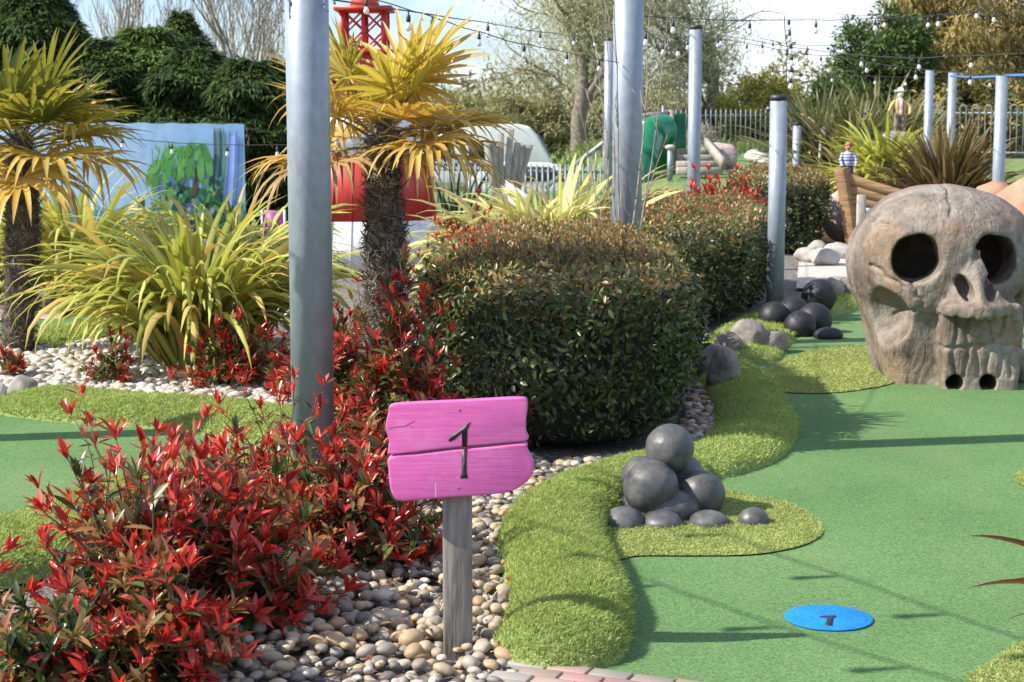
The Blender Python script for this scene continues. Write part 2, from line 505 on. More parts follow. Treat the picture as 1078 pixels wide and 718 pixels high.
def carpetmat():
    m, t, out = nt('putting_carpet')
    tc = N(t, 'ShaderNodeTexCoord'); geo = N(t, 'ShaderNodeNewGeometry'); o = geo.outputs['Position']
    def noise(sc, det=4.0, rough=.6, dist=0.0):
        n = N(t, 'ShaderNodeTexNoise', i_Scale=sc, i_Detail=det, i_Roughness=rough, i_Distortion=dist); t.links.new(o, n.inputs['Vector']); return n.outputs[0]
    c = ramp(t, noise(.9), [(.3, (.092, .178, .062)), (.5, (.110, .204, .072)), (.7, (.132, .23, .084))]).outputs[0]
    c = mixc(t, 1.0, c, ramp(t, noise(110, 2.0), [(.33, (.62, .66, .62)), (.67, (1.36, 1.32, 1.36))]).outputs[0], 'MULTIPLY')
    # worn, dusty lanes and a few damp marks
    mp = N(t, 'ShaderNodeMapping'); mp.inputs['Scale'].default_value = (1.6, .5, 1); mp.inputs['Rotation'].default_value = (0, 0, .5); t.links.new(o, mp.inputs[0])
    n = N(t, 'ShaderNodeTexNoise', i_Scale=1.1, i_Detail=6.0, i_Roughness=.65); t.links.new(mp.outputs[0], n.inputs['Vector'])
    c = mixc(t, ramp(t, n.outputs[0], [(.5, (0, 0, 0)), (.72, (.32, .32, .32))]).outputs[0], c, (.19, .24, .12))
    c = mixc(t, ramp(t, noise(3.1, 7.0, .7, .5), [(.6, (0, 0, 0)), (.74, (.4, .4, .4))]).outputs[0], c, (.07, .12, .05))
    c = mixc(t, ramp(t, noise(42, 1.0), [(.74, (0, 0, 0)), (.78, (.55, .55, .55))]).outputs[0], c, (.25, .22, .14))
    b = N(t, 'ShaderNodeBsdfPrincipled', i_Roughness=.9); b.inputs['Specular IOR Level'].default_value = .15; t.links.new(c, b.inputs['Base Color'])
    bp = N(t, 'ShaderNodeBump', i_Strength=.7, i_Distance=.004); t.links.new(noise(240, 4.0), bp.inputs['Height']); t.links.new(bp.outputs[0], b.inputs['Normal'])
    t.links.new(b.outputs[0], out.inputs[0]); return m
M['green'] = carpetmat()

def pinkmat():
    m, t, out = nt('pink_board_paint')
    tc = N(t, 'ShaderNodeTexCoord'); o = tc.outputs['Object']
    mp = N(t, 'ShaderNodeMapping'); mp.inputs['Scale'].default_value = (1.2, 6, 26); mp.inputs['Rotation'].default_value = (0, .05, 0); t.links.new(o, mp.inputs[0])
    g = N(t, 'ShaderNodeTexNoise', i_Scale=5.0, i_Detail=8.0, i_Roughness=.68, i_Distortion=.7); t.links.new(mp.outputs[0], g.inputs['Vector'])
    c = ramp(t, g.outputs[0], [(.25, (.5, .075, .27)), (.45, (.62, .115, .36)), (.6, (.66, .13, .385)), (.8, (.72, .19, .45))]).outputs[0]
    n = N(t, 'ShaderNodeTexNoise', i_Scale=9.0, i_Detail=7.0, i_Roughness=.7); t.links.new(o, n.inputs['Vector'])
    c = mixc(t, ramp(t, n.outputs[0], [(.52, (0, 0, 0)), (.75, (.5, .5, .5))]).outputs[0], c, (.72, .27, .5))
    c = mixc(t, ramp(t, n.outputs[0], [(.22, (.55, .55, .55)), (.36, (0, 0, 0))]).outputs[0], c, (.33, .08, .2))
    sp = N(t, 'ShaderNodeTexNoise', i_Scale=130.0, i_Detail=2.0); t.links.new(o, sp.inputs['Vector'])
    c = mixc(t, ramp(t, sp.outputs[0], [(.7, (0, 0, 0)), (.76, (.5, .5, .5))]).outputs[0], c, (.3, .08, .17))
    b = N(t, 'ShaderNodeBsdfPrincipled'); t.links.new(c, b.inputs['Base Color'])
    r = ramp(t, n.outputs[0], [(.3, (.36,) * 3), (.7, (.62,) * 3)]); t.links.new(r.outputs[0], b.inputs['Roughness'])
    bp = N(t, 'ShaderNodeBump', i_Strength=.4, i_Distance=.003); t.links.new(g.outputs[0], bp.inputs['Height']); t.links.new(bp.outputs[0], b.inputs['Normal'])
    t.links.new(b.outputs[0], out.inputs[0]); return m
M['pink'] = pinkmat()

def ironmat():
    m, t, out = nt('worn_graphite_paint')
    tc = N(t, 'ShaderNodeTexCoord'); o = tc.outputs['Object']
    def noise(sc, det=6.0, rough=.65):
        n = N(t, 'ShaderNodeTexNoise', i_Scale=sc, i_Detail=det, i_Roughness=rough); t.links.new(o, n.inputs['Vector']); return n.outputs[0]
    c = ramp(t, noise(11), [(.3, (.045, .045, .046)), (.5, (.085, .084, .082)), (.7, (.14, .136, .13))]).outputs[0]
    c = mixc(t, ramp(t, noise(34, 3.0), [(.62, (0, 0, 0)), (.72, (.6, .6, .6))]).outputs[0], c, (.17, .16, .145))
    c = mixc(t, ramp(t, noise(22, 7.0), [(.24, (.7, .7, .7)), (.36, (0, 0, 0))]).outputs[0], c, (.03, .028, .026))
    b = N(t, 'ShaderNodeBsdfPrincipled'); t.links.new(c, b.inputs['Base Color'])
    r = ramp(t, noise(16), [(.3, (.36,) * 3), (.7, (.6,) * 3)]); t.links.new(r.outputs[0], b.inputs['Roughness'])
    bp = N(t, 'ShaderNodeBump', i_Strength=.5, i_Distance=.006); t.links.new(noise(28, 7.0, .6), bp.inputs['Height']); t.links.new(bp.outputs[0], b.inputs['Normal'])
    t.links.new(b.outputs[0], out.inputs[0]); return m
M['iron'] = ironmat()

def pebble_ind():
    m, t, out = nt('pebble_single')
    oi = N(t, 'ShaderNodeObjectInfo'); tc = N(t, 'ShaderNodeTexCoord')
    r = ramp(t, oi.outputs['Random'], [(0, (.27, .235, .19)), (.15, (.44, .34, .21)), (.35, (.22, .2, .175)), (.5, (.5, .4, .26)), (.65, (.38, .24, .13)), (.82, (.56, .5, .4)), (1, (.15, .135, .12))])
    r.color_ramp.interpolation = 'LINEAR'
    n2 = N(t, 'ShaderNodeTexNoise', i_Scale=45.0, i_Detail=6.0); t.links.new(tc.outputs['Object'], n2.inputs['Vector'])
    r2 = ramp(t, n2.outputs[0], [(.3, (.65, .65, .65)), (.7, (1.25, 1.22, 1.18))])
    c = mixc(t, 1.0, r.outputs[0], r2.outputs[0], 'MULTIPLY')
    b = N(t, 'ShaderNodeBsdfPrincipled', i_Roughness=.55); t.links.new(c, b.inputs['Base Color'])
    bp = N(t, 'ShaderNodeBump', i_Strength=.15, i_Distance=.004); t.links.new(n2.outputs[0], bp.inputs['Height']); t.links.new(bp.outputs[0], b.inputs['Normal'])
    t.links.new(b.outputs[0], out.inputs[0]); return m
M['pebble1'] = pebble_ind()

# ------------------------------------------------------------------ camera, light, sky
SUN_EL, SUN_AZ = R(41), R(11)                     # light travels towards +x and a little away from the camera
def setup():
    cam = bpy.data.cameras.new('camera'); co = bpy.data.objects.new('camera', cam); COL.objects.link(co)
    co.location = (0, 0, EYE); co.rotation_euler = (R(90) - PITCH, 0, 0)
    cam.sensor_width = 36; cam.lens = FPX / 1078 * 36; cam.clip_end = 5000; cam.clip_start = .05
    cam.dof.use_dof = True; cam.dof.focus_distance = 6.6; cam.dof.aperture_fstop = 9
    scene.camera = co
    s = bpy.data.lights.new('sun', 'SUN'); s.energy = 5.0; s.angle = R(.5); s.color = (1, .94, .84)
    so = bpy.data.objects.new('sun', s); COL.objects.link(so)
    d = Vector((math.cos(SUN_AZ) * math.cos(SUN_EL), math.sin(SUN_AZ) * math.cos(SUN_EL), -math.sin(SUN_EL)))
    so.rotation_euler = d.to_track_quat('-Z', 'Y').to_euler(); so.location = (-6, 2, 8)
    w = bpy.data.worlds.new('World'); scene.world = w; w.use_nodes = True; t = w.node_tree
    bg = t.nodes['Background']; bg.inputs[1].default_value = .102
    sky = N(t, 'ShaderNodeTexSky', sky_type='NISHITA'); sky.sun_disc = False
    sky.sun_elevation = SUN_EL; sky.sun_rotation = math.atan2(-d.x, -d.y) % (2 * math.pi)
    sky.air_density = 1.0; sky.dust_density = .6; sky.ozone_density = 2.5
    tc = N(t, 'ShaderNodeTexCoord'); mp = N(t, 'ShaderNodeMapping'); mp.inputs['Scale'].default_value = (1, 1, 3.2)
    mp.inputs['Location'].default_value = (.35, .2, .1)
    t.links.new(tc.outputs['Generated'], mp.inputs[0])
    n1 = N(t, 'ShaderNodeTexNoise', i_Scale=3.2, i_Detail=7.0, i_Roughness=.55); t.links.new(mp.outputs[0], n1.inputs['Vector'])
    r = ramp(t, n1.outputs[0], [(.47, (0, 0, 0)), (.64, (1, 1, 1))])
    blue = mixc(t, 1.0, sky.outputs[0], (.98, 1.06, 1.3), 'MULTIPLY')
    c = mixc(t, r.outputs[0], blue, (9.0, 9.4, 10.0))
    t.links.new(c, bg.inputs[0])
    v = scene.view_settings; v.view_transform = 'Standard'; v.look = 'None'; v.exposure = 0.72; v.gamma = 1; v.use_curve_mapping = False
setup()
# ================================================================== ground
def grid_mesh(name, xs, ys, zf, mat, label=None, kind='structure', mask=None):
    X, Y = np.meshgrid(xs, ys); Z = zf(X, Y)
    ny, nx = X.shape; idx = np.arange(nx * ny).reshape(ny, nx)
    q = np.stack([idx[:-1, :-1], idx[:-1, 1:], idx[1:, 1:], idx[1:, :-1]], -1).reshape(-1, 4)
    V = np.stack([X, Y, Z], -1).reshape(-1, 3)
    if mask is not None:
        mk = mask(X, Y).ravel(); q = q[mk[q].any(1)]
        used = np.unique(q); rm = -np.ones(len(V), int); rm[used] = np.arange(len(used)); V = V[used]; q = rm[q]
    o = MB().add(V, q).build(name, mat, smooth=True, origin=(float(V[:, 0].mean()), float(V[:, 1].mean()), 0))
    return tag(o, label, None, None, kind)

ax = np.r_[-2000, -800, -300, -120, -60, np.linspace(-40, 40, 81), 60, 120, 300, 800, 2000]
ay = np.r_[-60, -20, np.linspace(-5, 110, 116), 140, 200, 400, 900, 2500]
grid_mesh('ground', ax, ay, lambda x, y: terrain(x, y) - .03, M['gravel'], 'gravelly earth beds around the course')
gx = np.r_[-2000, -800, -300, -120, -60, np.linspace(-40, 40, 81), 60, 120, 300, 800, 2000]
gy = np.r_[np.linspace(23.5, 110, 174), 140, 200, 400, 900, 2500]
grid_mesh('meadow', gx, gy, lambda x, y: terrain(x, y) + .0, M['grass_far'], 'rough green meadow rising behind the fences')

# putting greens
GREEN_R = [G(*p) for p in [(430, 900), (598, 740), (612, 690), (612, 620), (600, 570), (615, 530), (650, 515), (690, 500), (780, 490), (812, 450), (795, 405), (770, 375), (800, 345), (855, 330), (872, 318), (876, 306)]] + [np.array([6.5, 16.5, 0]), np.array([7, 10, 0]), np.array([6, 2.5, 0])]
sheet('putting_green', smooth_loop(GREEN_R[:16], 4, False).tolist() + [list(p) for p in GREEN_R[16:]], .006, M['green'], 'smooth green carpet of the first hole')
GREEN_L = [np.array([-7.5, 6.0, 0]), np.array([-7.5, 9.7, 0])] + [G(*p) for p in [(-60, 424), (40, 424), (100, 447), (180, 452), (270, 462), (330, 470), (300, 490), (230, 497), (150, 515), (90, 540), (20, 556), (-80, 580)]]
sheet('putting_green', smooth_loop(GREEN_L, 4), .006, M['green'], 'smooth green carpet of the neighbouring hole')
# farther greens, paths
sheet('path', [G(-200, 342), G(-200, 322), G(70, 320), G(62, 336)], .004, M['pinkpath'], 'rose coloured path behind the palms')
sheet('putting_green', [G(-80, 362), G(-80, 345), G(110, 334), G(118, 350), G(60, 362)], .010, M['green'], 'far strip of green carpet beyond the left palm')
sheet('path', [G(838, 304), G(842, 268), np.array([8.5, 19.8, 0]), np.array([8.5, 17.4, 0])], .006, M['path'], 'pale concrete path between hedge and boat')
fg = [np.array([3.0, 27.5]), np.array([4.6, 27.0]), np.array([5.4, 34]), np.array([5.9, 44]), np.array([3.4, 44]), np.array([3.2, 34])]
def tsheet(name, pts, dz, mat, label, res=.5):
    pts = np.asarray(pts)[:, :2]; lo, hi = pts.min(0), pts.max(0)
    xs = np.arange(lo[0], hi[0] + res, res); ys = np.arange(lo[1], hi[1] + res, res)
    return grid_mesh(name, xs, ys, lambda x, y: terrain(x, y) + dz, mat, label, mask=lambda X, Y: inside(pts, X, Y))
tsheet('putting_green', fg, .02, M['green'], 'far green carpet running up to the fence', .25)
tsheet('putting_green', [[7.5, 17.2], [14, 17.2], [14, 30], [9.3, 30], [8.2, 22]], .012, M['green'], 'green carpet at the far right behind the boulders', .3)

# turf rolls: raised artificial-grass kerbs
def roll(name, line, r, h, label, z0=.0, res=.02, base=None):
    line = np.asarray(line)[:, :2]; lo, hi = line.min(0) - r, line.max(0) + r
    xs = np.arange(lo[0], hi[0] + res, res); ys = np.arange(lo[1], hi[1] + res, res)
    def zf(X, Y):
        d = dist_poly(line, X, Y) / r
        n = fbm(np.stack([X * 3, Y * 3, X * 0], -1), 5)
        return z0 + np.where(d < 1, h * np.sqrt(np.maximum(1 - np.minimum(d, 1) ** 2.2, 0)) * (1 + .18 * n), 0) - .012 * (d >= .98)
    o = grid_mesh(name, xs, ys, zf, M['turfbase'], label, mask=lambda X, Y: dist_poly(line, X, Y) < r)
    return line, r, zf, o
MOUND = smooth_loop([G(*p) for p in [(590, 686), (600, 655), (598, 625), (588, 600), (580, 575), (590, 552), (618, 530), (660, 514), (700, 505)]], 4, False)
rolls = []
rolls.append(roll('turf_mound', MOUND, .205, .13, 'raised artificial grass kerb curving beside the pebbles'))
BANK = smooth_loop([G(*p) for p in [(735, 495), (775, 480), (796, 452), (785, 420), (764, 395)]], 4, False)
rolls.append(roll('turf_bank', BANK, .22, .09, 'shaded grass bank below the clipped hedge'))
BANK2 = smooth_loop([G(*p) for p in [(775, 378), (800, 350), (830, 335), (860, 327), (890, 318)]], 4, False)
rolls.append(roll('turf_bank', BANK2, .3, .08, 'grass bank beside the dark balls and second hedge', res=.03))
LUP = smooth_loop([G(*p) for p in [(62, 430), (120, 436), (190, 440), (260, 448), (330, 458)]], 4, False)
rolls.append(roll('turf_mound', LUP, .36, .10, 'grass kerb along the far edge of the neighbouring hole', res=.03))
LLO = smooth_loop([G(*p) for p in [(-120, 612), (-20, 592), (60, 572), (130, 545), (190, 520), (250, 505)]], 4, False)
rolls.append(roll('turf_mound', LLO, .32, .11, 'grass kerb at the near edge of the neighbouring hole', res=.03))
LFAR = smooth_loop([G(*p) for p in [(-40, 366), (20, 365), (70, 358), (112, 350)]], 4, False)
rolls.append(roll('turf_mound', LFAR, .3, .08, 'low grass kerb beyond the left palm trunk', res=.04))
# flat turf collars
def collar(name, loop, label, z=.012):
    loop = np.asarray(loop)
    return loop, sheet(name, loop, z, M['turfbase'], label)
COLL = smooth_loop([G(*p) for p in [(612, 560), (628, 515), (690, 500), (770, 520), (835, 535), (866, 558), (850, 575), (800, 586), (740, 588), (672, 588), (640, 592)]], 5)
collar('turf_collar', COLL, 'pale artificial grass around the cannonball heap')
COLS = smooth_loop([G(*p) for p in [(800, 398), (842, 375), (900, 366), (940, 380), (945, 402), (900, 413), (850, 416), (815, 412)]], 5)
collar('turf_collar', COLS, 'pale artificial grass beside the skull jaw')
COLR = smooth_loop([G(*p) for p in [(1015, 725), (1040, 703), (1078, 680), (1140, 655), (1250, 700), (1150, 800), (1040, 790)]], 5)
collar('turf_collar', COLR, 'pale artificial grass in the near right corner')
COLR2 = smooth_loop([G(*p) for p in [(1068, 505), (1090, 492), (1130, 495), (1130, 515), (1085, 516)]], 4)
collar('turf_collar', COLR2, 'small grass patch at the right edge of the green')

def blades(Pn, h, w, lean, seed, c0=(.24, .34, .07), c1=(.56, .62, .22)):
    r = np.random.default_rng(seed); n = len(Pn)
    A = unit(np.c_[r.normal(size=(n, 2)) * lean, np.ones(n)]); A[:, 0] += .18
    A = unit(A); S = unit(np.cross(A, rdir(n, r)))
    L = (h * r.uniform(.6, 1.3, n))[:, None]; W = (w * r.uniform(.7, 1.3, n))[:, None]
    bend = np.c_[r.normal(size=(n, 2)) * .35, -np.abs(r.normal(size=n)) * .25]
    mid = Pn + A * L * .55; tip = Pn + A * L + bend * L
    V = np.stack([Pn - S * W, Pn + S * W, mid + S * W * .8, tip, mid - S * W * .8], 1)
    b = np.arange(n)[:, None] * 5
    k = (r.uniform(size=n) ** 1.4)[:, None]
    pat = (.5 + .5 * fbm(Pn * 5, 9))[:, None]
    c = np.array(c0) * (1 - k) + np.array(c1) * k
    c = c * (.8 + .4 * pat)
    dead = r.uniform(size=n) < .06; c[dead] = np.array([.36, .31, .16]) * r.uniform(.7, 1.1, (dead.sum(), 1))
    return V.reshape(-1, 3), [(b + np.array([0, 1, 2, 4])), (b + np.array([4, 2, 3]))], np.repeat(c, 5, 0)

tf = MB()
def turf_roll(rr, n, h, w, seed):
    line, r, zf, _ = rr; g = np.random.default_rng(seed)
    lo, hi = line.min(0) - r, line.max(0) + r
    X = g.uniform(lo[0], hi[0], n * 6); Y = g.uniform(lo[1], hi[1], n * 6)
    d = dist_poly(line, X, Y); m = d < r * .995
    X, Y = X[m][:n], Y[m][:n]
    tf.add(*blades(np.c_[X, Y, zf(X, Y) - .002], h, w, .55, seed))
turf_roll(rolls[0], 62000, .024, .0013, 11)
turf_roll(rolls[1], 22000, .024, .0018, 12)
turf_roll(rolls[2], 14000, .03, .0026, 13)
turf_roll(rolls[3], 30000, .03, .0022, 14)
turf_roll(rolls[4], 40000, .026, .0018, 15)
turf_roll(rolls[5], 9000, .035, .004, 16)
def turf_loop(loop, n, h, w, seed):
    g = np.random.default_rng(seed); lo, hi = loop.min(0), loop.max(0)
    X = g.uniform(lo[0], hi[0], n * 3); Y = g.uniform(lo[1], hi[1], n * 3); m = inside(loop, X, Y); X, Y = X[m][:n], Y[m][:n]
    tf.add(*blades(np.c_[X, Y, np.full(len(X), .012)], h, w, .9, seed, (.30, .37, .10), (.6, .64, .26)))
turf_loop(COLL, 36000, .016, .0015, 21); turf_loop(COLS, 22000, .02, .0022, 22); turf_loop(COLR, 22000, .016, .0015, 23); turf_loop(COLR2, 3000, .018, .002, 24)
tag(tf.build('grass', M['turf'], origin=(0, 8, 0)), 'artificial grass blades covering the kerbs and collars', 'grass', kind='stuff')

# carpet fibre: short upright pile scattered on the near green so it is not a flat sheet
# brick paving at the bottom edge
pv = MB(); a = G(541, 697); b = G(722, 721); d = unit(b - a); nrm = np.array([d[1], -d[0], 0])
cols = [(.30, .28, .25), (.34, .2, .17), (.36, .22, .19), (.31, .24, .21), (.27, .25, .23), (.38, .26, .22)]
for r_ in range(4):
    for k in range(0, 12):
        off = .5 * (r_ % 2)
        c = a + d * ((k + off) * .128 + .06) + nrm * (r_ * .066 + .033) + np.array([0, 0, -.012])
        rot = np.stack([d, -nrm, np.array([0, 0, 1.])], 1) @ rotz(random.uniform(-.02, .02))
        V, F = box_vf(c, (.121, .059, .06 + random.uniform(-.003, .003)), rot)
        pv.add(V, F, np.array(cols[(k * 5 + r_ * 3) % 6]) * random.uniform(.85, 1.1))
ob = pv.build('brick_paving', M['vc']); bevel(ob, .005); tag(ob, 'row of grey and rose brick pavers at the near edge', None, None, 'structure')

# ================================================================== pebbles
BED = [G(*p) for p in [(195, 760), (215, 690), (270, 640), (330, 590), (380, 555), (440, 520), (500, 495), (560, 480), (590, 497), (560, 525), (532, 560), (536, 610), (543, 655), (546, 690), (538, 705), (525, 760)]]
PC = np.array([(.29, .255, .2), (.44, .34, .21), (.2, .18, .16), (.5, .41, .28), (.38, .24, .13), (.54, .49, .39), (.14, .125, .11), (.38, .33, .26)])
def peb_scatter(mb, loop, n, smin_, smax_, seed, z=.0, cols=PC, sub=2, gain=1.0):
    g = np.random.default_rng(seed); loop = np.asarray(loop); lo, hi = loop.min(0), loop.max(0)
    X = g.uniform(lo[0], hi[0], n * 4); Y = g.uniform(lo[1], hi[1], n * 4); m = inside(loop, X, Y); X, Y = X[m][:n], Y[m][:n]
    base = [ICO[sub][0] * (1 + .16 * fbm(ICO[sub][0] * 1.2 + k * 5, k))[:, None] for k in range(6)]
    for i in range(len(X)):
        s = g.uniform(smin_, smax_) * .5
        q = base[i % 6] * np.array([s * g.uniform(.9, 1.35), s, s * g.uniform(.5, .75)])
        a, tl = g.uniform(0, 6.3), g.normal(0, .25)
        c, s_ = math.cos(tl), math.sin(tl)
        q = q @ np.array([[1, 0, 0], [0, c, -s_], [0, s_, c]]).T @ rotz(a).T
        mb.add(q + [X[i], Y[i], z + s * .25 + g.uniform(0, .02)], ICO[sub][1], cols[g.integers(len(cols))] * g.uniform(.75, 1.2) * gain)
pb = MB()
peb_scatter(pb, BED, 1500, .025, .05, 31, -.012)
LB = [G(*p) for p in [(-60, 424), (-60, 380), (20, 366), (70, 366), (120, 352), (190, 372), (300, 372), (420, 400), (420, 450), (250, 425), (150, 417), (60, 414), (40, 424)]]
PALE = np.array([(.5, .46, .38), (.56, .52, .45), (.42, .37, .29), (.6, .57, .5), (.36, .34, .31), (.48, .4, .3)])
peb_scatter(pb, LB, 2600, .05, .1, 32, -.01, PALE, 1)
FL = [G(*p) for p in [(-160, 760), (-160, 700), (-30, 690), (70, 690), (170, 660), (230, 690), (230, 760)]]
peb_scatter(pb, FL, 900, .03, .055, 33, -.01)
HB = [G(*p) for p in [(560, 500), (600, 482), (700, 480), (720, 440), (735, 400), (760, 400), (765, 440), (740, 475), (690, 488), (610, 500)]]
peb_scatter(pb, HB, 800, .03, .06, 34, -.01)
LB2 = [G(*p) for p in [(40, 318), (130, 308), (320, 320), (320, 338), (130, 330)]]
peb_scatter(pb, LB2, 500, .07, .12, 35, -.01, PALE, 1)
HB2 = [G(*p) for p in [(745, 372), (775, 355), (812, 330), (870, 315), (850, 336), (800, 352), (775, 380)]]
peb_scatter(pb, HB2, 400, .05, .09, 36, -.01)
tag(pb.build('pebbles', M['pebble'], smooth=True, origin=(0, 7, 0)), 'small rounded beach pebbles filling the planting beds', 'pebbles', kind='stuff')
# the largest pebbles near the sign, one by one
g = np.random.default_rng(41)
protos = []
for k in range(8):
    V = ICO[3][0] * (1 + .17 * fbm(ICO[3][0] * 1.1 + k * 9, 60 + k))[:, None] * np.array([.5 * g.uniform(1, 1.3), .5, .5 * g.uniform(.55, .8)])
    me = MB().add(V, ICO[3][1]).build('pebble', M['pebble1'], smooth=True, origin=(0, 0, 0))
    protos.append(me)
lp = np.asarray(BED); placed = []; tries = 0
while len(placed) < 290 and tries < 40000:
    tries += 1
    x = g.uniform(lp[:, 0].min(), lp[:, 0].max()); y = g.uniform(4.75, 6.6)
    if not inside(lp, np.array([x]), np.array([y]))[0]: continue
    if math.hypot(x + .16, y - 5.05) < .075: continue
    s = g.uniform(.029, .056) * (1 if g.uniform() < .85 else 1.25)
    if any((x - a) ** 2 + (y - b) ** 2 < (.40 * (s + c)) ** 2 for a, b, c in placed): continue
    placed.append((x, y, s))
for i, (x, y, s) in enumerate(placed):
    o = protos[i] if i < 8 else protos[i % 8].copy()
    if i >= 8: COL.objects.link(o)
    o.location = (x, y, .012 + s * .22 + g.uniform(0, .012)); o.scale = (s, s, s); o.rotation_euler = (g.normal(0, .22), g.normal(0, .22), g.uniform(0, 6.28))
    tag(o, 'smooth rounded pebble in the bed around the pink sign post', 'pebble', 'pebbles around the pink sign')

# ================================================================== pink number sign
D0 = 4.99
base = G(482, 684)
sg = empty('number_sign', base, 'pink painted plank sign with black number on weathered post', 'sign')
pc = np.array([base[0], D0 + .0605, 0])
V, F = box_vf(pc + [0, 0, .24], (.088, .055, .64), None)
o = MB().add(V, F).build('post', M['wood'], sg); bevel(o, .006)
YAW = R(-2)
def plank(pts, y0, th, mat, name, parent, bev=.01, seg=3):
    q = smooth_loop([P(x, y, D0) for x, y in pts], 3); n = len(q)
    ct = P(482, 470, D0)
    f = q.copy(); f[:, 1] = y0; bck = q.copy(); bck[:, 1] = y0 + th
    V = np.r_[f, bck]; V = (V - [ct[0], D0, 0]) @ rotz(YAW).T + [ct[0], D0, 0]
    idx = np.arange(n); nx = (idx + 1) % n
    Fs = [idx[None, :], (idx[::-1] + n)[None, :], np.stack([nx, idx, idx + n, nx + n], 1)]
    o = MB().add(V, Fs).build(name, mat, parent)
    m = o.data; bm = bmesh.new(); bm.from_mesh(m); bmesh.ops.recalc_face_normals(bm, faces=bm.faces); bm.to_mesh(m); bm.free()
    if bev: bevel(o, bev, seg)
    return o
plank([(411, 427), (430, 424.5), (480, 422), (530, 419), (551, 418.5), (555, 422), (555, 432), (553.5, 445), (554, 455), (554.5, 463), (520, 466.5), (480, 470.5), (440, 475.5), (412, 478.5), (408.5, 475), (409.5, 464), (406, 452), (406.5, 444), (409, 434)], D0 - .008, .038, M['pink'], 'plank', sg)
plank([(410, 481), (440, 477.8), (480, 472.8), (520, 469), (553, 465.5), (555, 472), (561, 484), (562, 492), (557, 504), (540, 516), (515, 520.5), (480, 523), (440, 526.5), (420, 527.5), (413, 521), (410, 510), (409, 495)], D0 - .008, .038, M['pink'], 'plank', sg)
NUM1 = [(495.6, 443.7), (490, 447.3), (485.6, 451.5), (480, 455.4), (475.8, 457.4), (472, 463.2), (473.9, 464.3), (478.8, 462.2), (482, 458.8), (486.5, 455), (486.6, 469.9), (491.7, 469.3), (492.2, 452)]
NUM2 = [(486.6, 472.4), (486.5, 488), (486.2, 498), (484.6, 503), (492.8, 502.6), (491.4, 497), (491.2, 485), (491.7, 471.8)]
def decal(pts, y0, name, parent):
    q = np.array([P(x, y, D0) for x, y in pts]); ct = P(482, 470, D0); n = len(q)
    f = q.copy(); f[:, 1] = y0; k = q.copy(); k[:, 1] = y0 + .003
    V = (np.r_[f, k] - [ct[0], D0, 0]) @ rotz(YAW).T + [ct[0], D0, 0]; idx = np.arange(n); nx = (idx + 1) % n
    return MB().add(V, [idx[None, :], (idx[::-1] + n)[None], np.stack([nx, idx, idx + n, nx + n], 1)]).build(name, M['black'], parent)
decal(NUM1, D0 - .0088, 'numeral', sg); decal(NUM2, D0 - .0088, 'numeral', sg)

def hairline(pts, w, name, mat):
    q = np.array([P(x, y, D0) for x, y in pts]); q[:, 1] = D0 - .0082; k = len(q); up = np.array([0, 0, w / 2])
    V = np.r_[q + up, q - up] if abs(pts[-1][0] - pts[0][0]) > 4 else np.r_[q + [w / 2, 0, 0], q - [w / 2, 0, 0]]
    ct = P(482, 470, D0); V = (V - [ct[0], D0, 0]) @ rotz(YAW).T + [ct[0], D0, 0]; i = np.arange(k - 1)
    MB().add(V, np.stack([i, i + 1, i + 1 + k, i + k], 1)).build(name, mat, sg)
hairline([(410, 451), (418, 449.5), (426, 448.8), (431, 446), (437, 443)], .0016, 'crack', M['black'])
hairline([(434, 449), (430, 447.5), (427, 448.5)], .001, 'crack', M['black'])
hairline([(458.6, 508), (459, 516), (458.8, 523)], .0022, 'scratch', surf('bare_scratch', [(.72, .45, .6), (.78, .55, .66)], 20, .6, .1))
for (x, y), r_ in (((483.5, 431), .0035), ((482.5, 513), .003)):
    q = P(x, y, D0); V, F = lathe_vf((0, 0, 0), [(.0001, -.0015), (r_, -.0012), (r_ * 1.1, .002)], 12, False)
    MB().add(V[:, [0, 2, 1]] + [q[0], D0 - .0082, q[2]], F).build('screw', surf('painted_screw', [(.35, .05, .24), (.42, .07, .3)], 30, .5, .1), sg)

# ================================================================== blue tee mat
mc = G(872, 653.5)
tm = empty('tee_mat', [mc[0], mc[1], .006], 'round bright blue tee mat with dark number on the carpet', 'tee mat')
V, F = lathe_vf((mc[0], mc[1], .0), [(.001, .007), (.138, .007), (.141, .010), (.141, .0115), (.138, .013), (.001, .013)], 64, False)
MB().add(V, F).build('mat', M['blue'], tm)
def ground_decal(pts, z, name, parent, mat):
    q = np.array([G(x, y, z) for x, y in pts]); n = len(q); k = q.copy(); k[:, 2] -= .002; idx = np.arange(n); nx = (idx + 1) % n
    return MB().add(np.r_[q, k], [idx[None, ::-1], (idx + n)[None], np.stack([idx, nx, nx + n, idx + n], 1)]).build(name, mat, parent)
ground_decal([(863, 648.3), (880, 647.6), (880, 649.4), (877.5, 650), (876, 658.2), (868.5, 658.4), (868, 657), (870, 655), (870.5, 650.3), (863, 649.6)], .0148, 'numeral', tm, M['black'])

